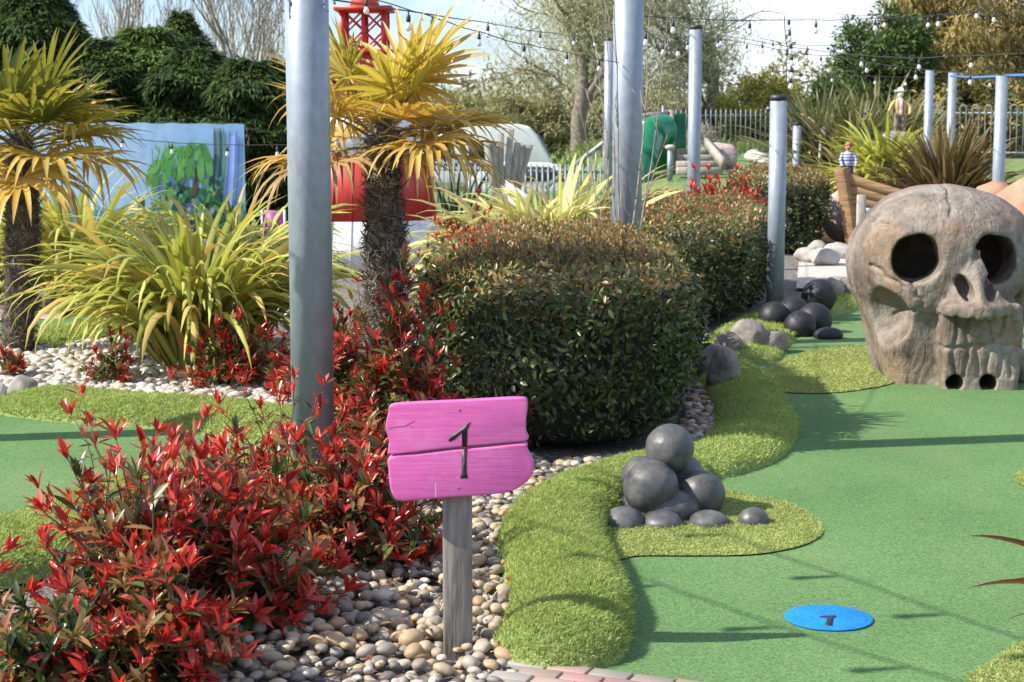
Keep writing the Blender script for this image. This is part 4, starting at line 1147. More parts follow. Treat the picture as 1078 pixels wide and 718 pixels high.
# ================================================================== timber fan and white board
ts = empty('timber_fan', [P(528, 0, 27)[0], 27, 0], 'grey upright boards fanned out like ship ribs by the fence', 'timber fan')
for k, (xt, yt, xb) in enumerate([(512, 148, 524), (519, 150, 525.5), (527, 140, 527), (538, 136, 530), (545, 150, 532), (551, 152, 534), (558, 152, 536)]):
    a, b = P(xb, 262, 27 + .05 * k), P(xt, yt, 27 + .05 * k); a[2] = 0
    o = MB().add(*beam_vf(a, b, .105, .04, up=(0, -1, 0))).build('board', M['woodw'], ts); bevel(o, .005, 1)
ab = empty('display_board', [P(540, 0, 24)[0], 24, 0], 'white folding board with grey side among the yellow flax', 'board')
c = P(549, 214, 24); a2 = P(532, 198, 24)
V = np.array([P(532, 190, 24), P(557, 206, 23.8), P(560, 262, 23.4), P(541, 262, 23.6)]); V[2:, 2] = 0.02
V2 = V + [0, .03, 0]
MB().add(np.r_[V, V2], [np.array([[0, 3, 2, 1], [4, 5, 6, 7]]), np.array([[0, 1, 5, 4], [1, 2, 6, 5], [2, 3, 7, 6], [3, 0, 4, 7]])]).build('panel', M['white'], ab)
V = np.array([P(532, 190, 24) + [-.004, .02, 0], P(541, 262, 23.6) + [-.004, .02, 0], P(519, 262, 24.4)]); V[1:, 2] = 0.02
V2 = V + [0, .03, 0]
MB().add(np.r_[V, V2], [np.array([[0, 1, 2], [5, 4, 3]]), np.array([[0, 2, 5, 3], [1, 0, 3, 4], [2, 1, 4, 5]])]).build('side_panel', surf('grey_panel', [(.16, .17, .17), (.22, .23, .23)], 4, .6, .1), ab)

# ================================================================== tube slide and timber steps
SD = 33.0
tz = float(terrain(P(690, 0, SD)[0], SD))
sl = empty('tube_slide', [P(690, 0, SD)[0], SD, tz], 'green plastic tube slide in a pale timber frame', 'slide')
C = smooth_loop([P(700, 138, 33.4), P(690, 139, 33.2), P(681, 148, 32.8), P(675, 164, 32.3), P(668, 188, 31.8), P(660, 215, 31.4)], 5, False)
MB().add(*polytube(C, .32, 24)).build('tube', M['slide'], sl, smooth=True)
for k in (8, 16):
    MB().add(*polytube(C[k - 1:k + 2] * [1, 1, 1], .35, 24)).build('flange', M['slide'], sl, smooth=True)
MB().add(*box_vf(P(692, 160, 33.9) + [0, 0, 0], (1.1, .05, 1.5))).build('back_panel', surf('green_panel', [(.0, .1, .035), (.0, .14, .05)], 3, .4, 0), sl)
fr = MB()
p1, p2, p3 = P(676, 124, 33.8), P(705, 119, 33.8), P(709, 195, 33.8)
fr.add(*beam_vf(p1 - [.5, 0, 0], p2, .1, .08)); fr.add(*beam_vf(p2 + [.02, 0, .06], [p3[0], 33.8, tz], .1, .1, up=(0, 1, 0))); fr.build('frame', M['woodw'], sl)
wb = MB().add(*box_vf([P(680, 0, 34.2)[0], 34.2, tz + .25], (1.5, .1, .5))); wb.build('plinth', surf('dark_boards', [(.06, .05, .04), (.1, .08, .06)], 5, .8, .3), sl)
q = P(706, 120, 31); st_ = empty('fence_post', [q[0], 31, float(terrain(q[0], 31))], 'slim grey post with a round knob beside the slide', 'post')
V, F = lathe_vf((q[0], 31, tz), [(.05, -.1), (.05, P(0, 158, 31)[2] - tz)], 16); MB().add(V, F).build('tube', M['galv'], st_, smooth=True)
MB().add(*rock_vf([q[0], 31, P(0, 155, 31)[2]], (.1, .08, .05), 5, 3, .1)).build('knob', M['rockpale'], st_, smooth=True)
tb = empty('timber_steps', [P(735, 0, 32)[0], 32, float(terrain(P(735, 0, 32)[0], 32))], 'grey sleeper steps between the slide and far green', 'steps')
for k, (ya, D) in enumerate([(196, 31.4), (190, 32.0), (183, 32.8), (177, 33.8)]):
    a, b = P(712, ya, D), P(760, ya, D); a[2] = b[2] = tz + .07 + .1 * k
    o = MB().add(*beam_vf(a, b, .24, .13)).build('sleeper', M['woodw'], tb); bevel(o, .01, 1)
a = P(757, 0, 32)
o = MB().add(*beam_vf([a[0] + .02, 31.2, tz + .22], [a[0] + .02, 34, tz + .55], .08, .2)).build('side_board', M['woodw'], tb)

# ================================================================== boat bow
BY = 20.5
bt = empty('boat', [P(892, 0, BY)[0] + 1.0, BY + .6, 0], 'brown planked wooden boat bow rising behind the skull', 'boat')
st0, st1 = P(899, 258, BY), P(886, 177, BY); st0[2] = 0
C = smooth_loop([[st0[0] + .02, BY, -.05], P(894, 225, BY), P(889, 195, BY), [st1[0], BY, st1[2]]], 5, False)
sm_ = MB()
sm_.add(*polytube(C, .10, 4))
bevel(sm_.build('stem', M['boat'], bt), .01, 1)
nU, nP = 18, 8
for side in (0, 1):
    hull = MB()
    for k in range(nP):
        rows = []
        for e in (0, 1):
            v = (k + e * 1.02) / nP; row = []
            for u in np.linspace(0, 1, nU):
                top = st1[2] - .03 - 1.2 * u + .75 * u * u; z = -.05 + (top + .05) * v
                xs = np.interp(z, C[:, 2], C[:, 0])
                flare = .35 + .65 * v
                yy = BY + (-1 if side == 0 else 1) * (1.05 * np.sin(min(u * 1.2, 1) * np.pi / 2) ** .9 * flare * (.9 if side == 0 else 1)) * 1.0 + u * .7
                row.append([xs + u * 3.0, yy - (.012 * (1 - e) if side == 0 else 0), z])
            rows.append(row)
        V = np.array(rows).reshape(-1, 3); i = np.arange(nU - 1); F = np.stack([i, i + 1, i + 1 + nU, i + nU], 1)
        V2 = V + [0, .03 if side == 0 else -.03, 0]
        hull.add(np.r_[V, V2], [F, F[:, ::-1] + 2 * nU, np.stack([i + nU, i + 1 + nU, i + 1 + 3 * nU, i + 3 * nU], 1), np.stack([i + 1, i, i + 2 * nU, i + 1 + 2 * nU], 1)])
    hull.build('hull_side', M['boat'], bt)
q = P(907, 205, 17.5)
sk = empty('wooden_stake', [q[0], 17.5, 0], 'pale grey wooden stake standing before the boat', 'stake')
o = MB().add(*box_vf([q[0], 17.5, q[2] / 2], (.09, .05, q[2]))).build('stake_post', M['woodw'], sk); bevel(o, .008, 1)
MB().add(*box_vf([q[0] + .075, 17.49, q[2] - .16], (.06, .06, .05))).build('bracket', M['galv'], sk)
q = P(866, 141, 27); ss = empty('small_sign', [q[0], 27, .5], 'small pale number board on a stick by the flax', 'sign')
o = MB().add(*box_vf([q[0] + .03, 26.97, q[2]], (.13, .025, .2), None)).build('board', M['woodw'], ss); bevel(o, .006, 1)
MB().add(*beam_vf([q[0] - .06, 27, .4], [q[0] - .01, 27, q[2] + .08], .06, .04, up=(0, 1, 0))).build('stick', M['woodw'], ss)
# ================================================================== shrubs
RED = [(.56, .02, .022), (.62, .03, .03), (.42, .014, .02), (.66, .06, .045), (.7, .14, .1), (.5, .06, .03), (.34, .02, .025)]
BRZ = [(.36, .17, .07), (.42, .24, .11), (.32, .11, .05), (.3, .24, .09)]
GRN = [(.05, .09, .022), (.07, .12, .03), (.10, .15, .04), (.04, .07, .02)]
def pick(pal, n, r): 
    c = np.array(pal)[r.integers(len(pal), size=n)] * r.uniform(.75, 1.2, (n, 1)); return c

def shrub(name, label, base, rad, ntip, seed, leafL=.072, red=.7, bronze=.15, z0=.0, per=9, sub=1.0, group=None, spread=.12, low=.1, whorl=(6, 9)):
    r = np.random.default_rng(seed); b = np.array([base[0], base[1], z0])
    e = empty(name, b, label, 'shrub', group)
    d = rdir(ntip, r); d[:, 2] = np.abs(d[:, 2]) * (1 - low) + low * r.uniform(-.1, 1, ntip)
    rr = r.uniform(0, 1, ntip) ** .33 * r.uniform(.72, 1.15, ntip)
    tips = b + d * rr[:, None] * np.array(rad); tips[:, 2] = np.maximum(tips[:, 2], z0 + .05)
    foot = b + np.c_[r.normal(size=(ntip, 2)) * spread * np.array(rad[:2]), np.zeros(ntip)]
    t = np.linspace(0, 1, 7)[None, :, None]
    mid = foot * .5 + tips * .5; mid[:, 2] += .10 * rad[2]; mid += r.normal(size=mid.shape) * .04 * rad[2]
    C = (1 - t) ** 2 * foot[:, None] + 2 * t * (1 - t) * mid[:, None] + t * t * tips[:, None]
    T = unit(np.gradient(C, axis=1))
    # the last stretch turns up to the light
    rad_ = np.linspace(.0045, .0016, 7)[None] * sub * (leafL / .06)
    sm = MB().add(*polytube(C, np.repeat(rad_, ntip, 0), 5), np.array([.12, .075, .045]))
    lf = MB()
    k = r.integers(whorl[0], whorl[1] + 1, ntip); I = np.repeat(np.arange(ntip), k)
    ph = r.uniform(0, 6.28, len(I)); ax = T[I, -1] * .55 + np.array([0, 0, .6]) + r.normal(size=(len(I), 3)) * .12; ax = unit(ax)
    u = unit(np.cross(ax, rdir(len(I), r))); ang = np.abs(r.normal(.55, .28, len(I)))
    A = ax * np.cos(ang)[:, None] + u * np.sin(ang)[:, None]
    Nn = ax - A * np.sum(ax * A, 1, keepdims=True) + .15 * rdir(len(I), r)
    isred = r.uniform(size=ntip)
    c = np.where((isred[I] < red)[:, None], pick(RED, len(I), r), np.where((isred[I] < red + bronze)[:, None], pick(BRZ, len(I), r), pick(GRN, len(I), r)))
    L = leafL * r.uniform(.55, 1.15, len(I))
    lf.add(*leaves(C[I, -1] + ax * r.uniform(-.012, .012, (len(I), 1)), A, Nn, L, L * r.uniform(.24, .34, len(I)), c, curl=r.normal(.12, .12, len(I)), fold=.45))
    # leaves along the stem
    n2 = ntip * per; I = np.repeat(np.arange(ntip), per); f = r.uniform(.4, .97, n2) * 6; i0 = np.minimum(f.astype(int), 5); w = (f - i0)[:, None]
    Pn = C[I, i0] * (1 - w) + C[I, i0 + 1] * w; ax = T[I, i0]
    u = unit(np.cross(ax, rdir(n2, r))); ang = r.uniform(.7, 1.4, n2)
    A = ax * np.cos(ang)[:, None] + u * np.sin(ang)[:, None]; A[:, 2] += .15
    Nn = np.array([0, 0, 1.]) + .5 * rdir(n2, r)
    q = r.uniform(size=n2); dep = f / 6
    c = np.where((q < red * .95 * np.clip((dep - .62) * 3, 0, 1))[:, None], pick(RED, n2, r) * .9, np.where((q < red * .75 * dep + .2)[:, None], pick(BRZ, n2, r), pick(GRN, n2, r)))
    L = leafL * r.uniform(.6, 1.2, n2)
    lf.add(*leaves(Pn, A, Nn, L, L * r.uniform(.3, .42, n2), c, curl=r.normal(.2, .12, n2), fold=.3))
    sm.build('stems', M['bark'], e, smooth=True); lf.build('foliage', M['leaf'], e, smooth=True)
    return e
def gshrub(px, py, rad, nt_, seed, label='', **k):
    return shrub('red_leaved_shrub', label, G(px, py), rad, nt_, seed, **k)
grp = 'red leaved photinia shrubs'
gshrub(150, 675, (.38, .38, .66), 150, 1, leafL=.08, label='large red leaved shrub nearest the camera at lower left', group=grp)
gshrub(232, 655, (.42, .36, .60), 175, 2, leafL=.08, label='red leaved shrub over the pebbles right of the nearest one', group=grp)
gshrub(362, 592, (.42, .38, .56), 200, 3, 'red leaved shrub touching the left edge of the pink sign', group=grp)
gshrub(235, 575, (.42, .40, .50), 130, 4, 'red leaved shrub in front of the thick steel post', group=grp)
gshrub(170, 722, (.26, .22, .40), 90, 14, 'red leaved shrub at the bottom edge over the near pebbles', group=grp)
gshrub(62, 724, (.24, .26, .32), 60, 5, 'small red and green shrub in the lower left corner', group=grp, red=.25)
gshrub(402, 470, (.34, .30, .44), 150, 6, 'red leaved shrub wrapped round the hairy palm trunk', group=grp)
shrub('red_leaved_shrub', ntip=240, seed=7, base=(-.49, 7.85), rad=(.27, .36, .98), label='red leaved shrub between palm trunk and clipped hedge', group=grp, bronze=.25, red=.6)
gshrub(350, 420, (.45, .5, .50), 150, 8, 'red leaved shrub behind post and palm beside the flax', group=grp)
shrub('red_leaved_shrub', ntip=200, seed=9, base=(-.88, 10.3), rad=(.45, .5, .58), label='tall red tipped shrub before the lighthouse right edge', group=grp, red=.5, bronze=.3)
gshrub(490, 330, (.7, .7, .92), 190, 10, 'red and bronze shrub filling the gap behind the hedge', group=grp, red=.45, bronze=.35, leafL=.07)
gshrub(118, 404, (.17, .17, .40), 34, 11, 'small sparse red shrub at the left of the yellow flax', group=grp, leafL=.06)
gshrub(240, 408, (.36, .3, .56), 90, 12, 'sparse red shrub in front of the yellow flax', group=grp, red=.65)
gshrub(8, 400, (.12, .12, .3), 12, 13, 'tiny red shrub beside the left palm trunk', group=grp)
# tall thin sprays thrown out to the left of the nearest shrub
def spray(label, base, tips, seed, leafL=.06):
    r = np.random.default_rng(seed); e = empty('red_leaved_shrub', base, label, 'shrub', grp); sm, lf = MB(), MB()
    for tp in tips:
        t = np.linspace(0, 1, 9)[:, None]; mid = base * .55 + tp * .45 + np.array([0, 0, .10])
        C = (1 - t) ** 2 * base + 2 * t * (1 - t) * mid + t * t * tp; C[1:-1] += r.normal(size=(7, 3)) * .006
        sm.add(*polytube(C, np.linspace(.0042, .0015, 9), 6), (.13, .06, .045))
        T = unit(np.gradient(C, axis=0))
        for i, n, pal in ((8, 8, RED), (7, 3, RED + BRZ), (6, 3, BRZ + GRN), (5, 3, GRN + BRZ), (4, 3, GRN)):
            ax = unit(np.tile(T[i] * .6 + [0, 0, .5], (n, 1)) + r.normal(size=(n, 3)) * .1); u = unit(np.cross(ax, rdir(n, r)))
            ang = np.abs(r.normal(.5 if i > 6 else 1.05, .22, n)); A = ax * np.cos(ang)[:, None] + u * np.sin(ang)[:, None]
            L = leafL * r.uniform(.7, 1.15, n)
            lf.add(*leaves(np.tile(C[i], (n, 1)) + r.normal(size=(n, 3)) * .006, A, ax - A * np.sum(ax * A, 1, keepdims=True), L, L * .3, pick(pal, n, r), curl=.1, fold=.4))
    sm.build('stems', M['bark'], e, smooth=True); lf.build('foliage', M['leaf'], e, smooth=True)
b0 = G(150, 660)
spray('open red sprays of a shrub reaching over the left green', b0, [P(40, 512, 5.5), P(75, 437, 5.7), P(95, 450, 5.7), P(165, 458, 5.7), P(180, 462, 5.75), P(115, 540, 5.4), P(70, 560, 5.3), P(85, 415, 5.9), P(130, 492, 5.6), P(215, 440, 5.8)], 71)
spray('thin dark stalk with few leaves at the left edge', G(-40, 690), [P(8, 580, 5.2), P(3, 602, 5.2), P(30, 625, 5.1), P(40, 655, 5.1)], 72)
spray('thin red sprays standing in front of the steel post', G(300, 540), [P(255, 405, 6.9), P(290, 415, 7.0), P(310, 400, 7.1), P(275, 430, 6.9), P(340, 405, 7.2), P(230, 425, 6.8), P(335, 430, 7), P(360, 440, 7)], 73)

# ------------------------------------------------------------------ clipped hedges
def superpt(n, r, hx, hy, pw=5.0):
    th = r.uniform(0, 2 * np.pi, n); c, s = np.cos(th), np.sin(th)
    k = (np.abs(c / hx) ** pw + np.abs(s / hy) ** pw) ** (-1 / pw)
    return c * k, s * k, th
def hedge(label, ctr, half, h, n, seed, leafL=.055, z0=0.0, topred=0.0, leftred=0.0, lowskirt=.04, rot=0.0):
    RZ = rotz(rot)
    r = np.random.default_rng(seed); hx, hy = half
    e = empty('clipped_hedge', (ctr[0], ctr[1], z0), label, 'hedge', 'clipped photinia hedges')
    pw = 3.3
    def shell(u, v, z):      # lumpy outline
        p = np.stack([u + ctr[0], v + ctr[1], z], -1); return 1 + .12 * fbm(p * 2.0, seed)
    ns = int(n * .62); nt_ = n - ns
    # sides
    a = r.uniform(0, 4 * (hx + hy), ns)
    cand = []
    x, y, _ = superpt(ns * 3, r, hx, hy, pw); wgt = np.ones(len(x))
    face = (y < hy * .3) | (r.uniform(size=len(x)) < .25)     # fewer on the far side
    x, y = x[face][:ns], y[face][:ns]; m = len(x)
    z = h * (lowskirt + (1 - lowskirt) * r.uniform(0, 1, m) ** .85)
    g1 = (np.abs(x / hx) ** pw); g2 = (np.abs(y / hy) ** pw); nx_ = np.sign(x) * np.abs(x / hx) ** (pw - 1) / hx; ny_ = np.sign(y) * np.abs(y / hy) ** (pw - 1) / hy
    nrm = unit(np.stack([nx_, ny_, .0 * x], -1))
    rnd = np.maximum(z - (h - .26), 0) / .26                          # rounded shoulder
    inset = .24 * (1 - np.sqrt(np.maximum(1 - rnd ** 2, 0)))
    und = .16 * np.clip(1 - z / (.45 * h), 0, 1)                        # tucks in at the foot
    depth = r.exponential(.05, m) - .05 * (r.uniform(size=m) < .12) * r.uniform(0, 1, m) + inset + und
    k = shell(x, y, z)
    Ps = np.stack([x * k, y * k, z], -1) - nrm * depth[:, None]
    Ns = unit(nrm + np.array([0, 0, 1.]) * rnd[:, None])
    # top
    x = r.uniform(-hx, hx, nt_ * 2); y = r.uniform(-hy, hy, nt_ * 2)
    q = (np.abs(x / hx) ** pw + np.abs(y / hy) ** pw) ** (1 / pw); mk = q < .99; x, y, q = x[mk][:nt_], y[mk][:nt_], q[mk][:nt_]
    z = h + .075 * fbm(np.stack([x * 2.2, y * 2.2, x * 0 + seed], -1), seed + 2) - np.maximum(q - .55, 0) ** 1.7 * 1.15 * min(hx, hy)
    Pt = np.stack([x, y, z - r.exponential(.03, len(x))], -1)
    Nt = np.tile([0, 0, 1.], (len(x), 1))
    Ps, Pt, Ns = Ps @ RZ.T, Pt @ RZ.T, Ns @ RZ.T
    Pn = np.r_[Ps, Pt] + [ctr[0], ctr[1], z0]; Nn = np.r_[Ns, Nt]; top = np.r_[rnd > .55, np.ones(len(Pt), bool)]
    n_ = len(Pn)
    A = unit(Nn * r.uniform(.1, .8, (n_, 1)) + rdir(n_, r) * .8 + np.array([0, 0, .15])); Nl = unit(Nn * 1.1 + rdir(n_, r) * .7 + [0, 0, .35])
    L = leafL * r.uniform(.55, 1.2, n_); L[top] *= .8
    pq = r.uniform(size=n_)
    c = pick([(.03, .052, .014), (.042, .07, .018), (.058, .095, .024), (.024, .042, .012), (.07, .10, .03)], n_, r)
    lt = pq < .10; c[lt] = pick([(.12, .17, .05), (.16, .2, .06)], lt.sum(), r)
    br = top & (pq > .42); c[br] = pick([(.36, .22, .09), (.42, .27, .11), (.31, .24, .08), (.25, .25, .08), (.46, .34, .16)], br.sum(), r)
    gt = top & (pq <= .42) & (pq > .1); c[gt] = pick([(.08, .12, .03), (.11, .15, .045)], gt.sum(), r)
    lf = MB().add(*leaves(Pn, A, Nl, L, L * r.uniform(.36, .48, n_), c, curl=.15, fold=.3))
    # young upright shoots standing out of the top and the shoulders
    nsx = int(nt_ * .16); I = r.integers(0, len(Pt), nsx); b = Pt[I] + [ctr[0], ctr[1], z0]
    hgt = r.uniform(.02, .085, nsx); ax = unit(np.c_[r.normal(size=(nsx, 2)) * .25, np.ones(nsx)]); tip = b + ax * hgt[:, None]
    st = lf.add(*polytube(np.stack([b, (b + tip) / 2, tip], 1), np.full((nsx, 3), .0018), 4), (.22, .11, .06))
    kk = 6; J = np.repeat(np.arange(nsx), kk); u = unit(np.cross(ax[J], rdir(len(J), r))); an = np.abs(r.normal(.6, .25, len(J)))
    A = ax[J] * np.cos(an)[:, None] + u * np.sin(an)[:, None]; L = leafL * r.uniform(.4, .75, len(J))
    redk = r.uniform(size=nsx) < topred + leftred * np.clip(-Pt[I, 0] / hx - .2, 0, 1)
    cc = np.where(redk[J][:, None], pick(RED, len(J), r), pick([(.36, .22, .1), (.42, .26, .12), (.33, .24, .1), (.3, .28, .11)], len(J), r))
    lf.add(*leaves(tip[J] - ax[J] * r.uniform(0, .02, (len(J), 1)), A, ax[J] - A * np.sum(A * ax[J], 1, keepdims=True), L, L * .35, cc, curl=.1, fold=.4))
    lf.build('foliage', M['hedgeleaf'], e, smooth=True); pass
    # solid core added to block see-through, its dark colour standing for inner shade
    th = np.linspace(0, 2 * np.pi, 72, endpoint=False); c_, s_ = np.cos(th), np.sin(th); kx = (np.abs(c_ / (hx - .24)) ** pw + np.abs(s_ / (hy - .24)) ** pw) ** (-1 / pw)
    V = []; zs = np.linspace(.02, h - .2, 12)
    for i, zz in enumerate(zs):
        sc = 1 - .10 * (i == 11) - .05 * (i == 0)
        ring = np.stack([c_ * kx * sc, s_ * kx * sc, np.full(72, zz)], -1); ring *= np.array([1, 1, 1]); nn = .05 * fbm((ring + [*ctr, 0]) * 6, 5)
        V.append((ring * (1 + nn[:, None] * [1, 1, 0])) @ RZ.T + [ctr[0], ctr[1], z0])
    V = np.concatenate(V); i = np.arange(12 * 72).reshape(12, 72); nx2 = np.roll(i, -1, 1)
    MB().add(V, [np.stack([i[:-1], nx2[:-1], nx2[1:], i[1:]], -1).reshape(-1, 4), i[-1][None], i[0][None, ::-1]]).build('dark_core', M['core'], e, smooth=True)
    return e
hedge('clipped hedge nearest the camera behind the pink sign', (.25, 9.75), (.75, 1.82), .90, 36000, 21, .052, leftred=.8)
hedge('middle clipped hedge with red tips behind the short post', (1.44, 15.1), (.86, 2.15), .84, 26000, 22, .058, topred=.12, rot=R(-12))
hedge('far clipped hedge between the short post and the boat', (3.36, 21.8), (.55, 1.4), .95, 9000, 23, .075)
shrub('red_leaved_shrub', 'bright red shoots standing on top of the middle hedge', P(752, 300, 16.9), (.62, .32, .58), 120, 91, leafL=.085, red=1.0, per=2, group=grp, low=.3, z0=.60)

# ------------------------------------------------------------------ flax plants
def flax(label, base, n, L, w, seed, pal, z0=0.0, elev=(25, 88), droop=(.5, 1.9), group='flax clumps', name='flax_plant', spread=.12, mat='leaf_dull', roll=.5):
    r = np.random.default_rng(seed); b = np.array([base[0], base[1], z0])
    e = empty(name, b, label, 'plant', group); k = 12
    az = r.uniform(0, 2 * np.pi, n); el = R(1) * (elev[0] + (elev[1] - elev[0]) * r.uniform(0, 1, n) ** .8)
    Ln = L * r.uniform(.6, 1.12, n); dr = r.uniform(*droop, n)
    t = np.linspace(0, 1, k); ang = el[:, None] - dr[:, None] * t[None] ** 2.0 * 1.1
    az2 = az[:, None] + r.normal(0, .25, (n, 1)) * t[None]
    D = np.stack([np.cos(ang) * np.cos(az2), np.cos(ang) * np.sin(az2), np.sin(ang)], -1)
    C = np.cumsum(D, 1) * (Ln / k)[:, None, None]; C -= C[:, :1]
    C += b + np.c_[np.cos(az) * spread * L * r.uniform(0, 1, n), np.sin(az) * spread * L * r.uniform(0, 1, n), np.zeros(n)][:, None]
    C[..., 2] = np.maximum(C[..., 2], z0 + .015)
    S = np.stack([-np.sin(az2), np.cos(az2), 0 * az2], -1); T = unit(np.gradient(C, axis=1)); N0 = np.cross(S, T)
    tw = r.normal(0, roll, n)[:, None] * t[None]; S2 = S * np.cos(tw)[..., None] + N0 * np.sin(tw)[..., None]
    W = w * r.uniform(.7, 1.2, n)[:, None] * np.interp(t, [0, .15, .55, .85, 1], [.7, .9, 1, .6, .03])[None] * .5
    V, F = strap(C, S2, W, .28)
    mid, edge = [np.array(q) for q in pal[:2]]
    j = r.uniform(.75, 1.2, (n, 1)); hue = r.uniform(size=(n, 1))
    cm = mid * j * (1 - .35 * hue * (np.array(mid) < .1)); ce = edge * j
    if len(pal) > 2:
        alt = r.uniform(size=n) < .22; cm[alt] = np.array(pal[2]) * j[alt]; ce[alt] = np.array(pal[2]) * j[alt] * .85
    cc = np.stack([ce, cm, ce], 1)[:, None].repeat(k, 1).reshape(-1, 3)
    MB().add(V, F, cc).build('leaves', M[mat], e, smooth=True); return e
YEL = [(.60, .56, .12), (.33, .40, .08), (.62, .47, .14)]
YEL2 = [(.7, .64, .27), (.48, .5, .16), (.66, .52, .22)]
BRO = [(.16, .13, .045), (.12, .075, .04), (.36, .26, .13)]
OLV = [(.22, .21, .09), (.09, .11, .04), (.4, .35, .2)]
g_ = G(205, 388)
flax('large yellow striped flax arching over pebbles at left', g_, 560, 1.42, .056, 201, YEL, elev=(50, 89), droop=(.9, 2.4), spread=.16)
flax('yellow flax behind the large one, near the lilac board', [g_[0] + .1, g_[1] + 1.1], 300, 1.45, .052, 202, YEL, elev=(50, 89), droop=(.8, 2.2))
flax('yellow flax between the left palm and the mural', G(85, 322), 300, 1.5, .06, 203, YEL, elev=(38, 89), droop=(.8, 2.2))
flax('yellow flax tuft at the far left behind the palm trunk', G(-20, 318), 160, 1.3, .055, 204, YEL, elev=(38, 89), droop=(.8, 2.2))
q = P(588, 0, 14.5); flax('pale yellow flax rising behind the nearest hedge', q, 620, 1.5, .065, 205, YEL2, elev=(40, 88), droop=(.8, 2.2))
q = P(545, 0, 14.2); flax('pale yellow flax spilling towards the white display board', q, 360, 1.4, .06, 206, YEL2, elev=(35, 88), droop=(.8, 2.2))
q = P(630, 0, 15.5); flax('small pale yellow flax beside the slim tall post', q, 130, 1.45, .055, 207, YEL2, elev=(40, 88), droop=(.7, 2.0))
q = P(478, 0, 20); flax('dark green flax right of the lighthouse base', q, 60, 1.2, .05, 208, [(.06, .1, .04), (.1, .15, .06)], droop=(.2, .9))
q = P(938, 0, 24.5); flax('bright yellow green flax above the boat', q, 380, 1.35, .07, 209, [(.68, .62, .13), (.3, .38, .07)], z0=.5)
q = P(1002, 0, 22.0); flax('dark bronze flax clump behind the skull crown', q, 620, 1.45, .045, 210, BRO, z0=.30, elev=(15, 88), droop=(.2, 1.1))
q = P(905, 0, 27); flax('olive flax clump behind the yellow green one', q, 380, 1.6, .06, 211, OLV, z0=.55, droop=(.2, 1.0))
q = P(868, 0, 28); flax('tall olive flax left of the small pale sign', q, 380, 1.75, .06, 212, OLV, z0=.55, droop=(.2, 1.0))
q = P(958, 0, 28); flax('olive flax clump around the distant statue', q, 360, 1.6, .06, 213, OLV, z0=.6, droop=(.2, 1.0))
q = P(925, 0, 29.5); flax('tall grey green flax at the back of the bank', q, 360, 1.9, .06, 214, OLV, z0=.6, droop=(.2, .9))
q = P(1050, 0, 20.6); flax('dark green flax at the foot of the right post', q, 90, .8, .05, 215, [(.05, .09, .03), (.09, .13, .05)], z0=.1, droop=(.4, 1.3))
q = P(886, 0, 24.6); flax('pale dry grass tuft beside the statue by the boat', q, 120, .8, .03, 216, [(.4, .34, .17), (.3, .27, .12)], z0=.42)
q = G(240, 262); flax('small green flax tuft at the foot of the mural', P(243, 0, 23.5), 40, .8, .04, 217, [(.05, .1, .03), (.09, .14, .05)])
# flax entering at the right edge, near the camera
fb = np.array([1.98, 5.0, 0]); e = empty('flax_plant', fb, 'bronze flax leaves reaching in from the right edge', 'plant', 'flax clumps')
r = np.random.default_rng(301); mb = MB()
tips = [(P(1018, 564, 5.05), .07), (P(1020, 619, 4.95), .08), (P(1055, 655, 5.0), .03), (P(1068, 610, 5.3), .03)] + [(fb + np.array([r.uniform(-.2, .9), r.uniform(-.4, .7), r.uniform(.3, .95)]), .028) for _ in range(36)]
for tp, w in tips:
    t = np.linspace(0, 1, 14)[:, None]; m_ = (fb + tp) / 2 + np.array([0, 0, .17]); C = (1 - t) ** 2 * fb + 2 * t * (1 - t) * m_ + t * t * tp
    T = unit(np.gradient(C, axis=0)); S = unit(np.cross(T, [0, 0, 1.])) * .8 + unit(np.cross(T, np.cross(T, [0, 0, 1.]))) * .45
    W = w * np.interp(t[:, 0], [0, .3, .7, .9, 1], [.8, 1, .8, .4, .02]) * .5
    V, F = strap(C[None], unit(S)[None], W[None], .35)
    cc = np.tile(np.array([(.13, .04, .03), (.24, .10, .07), (.2, .06, .04)]), (14, 1)); mb.add(V, F, cc)
mb.build('leaves', M['leaf_dull'], e, smooth=True)

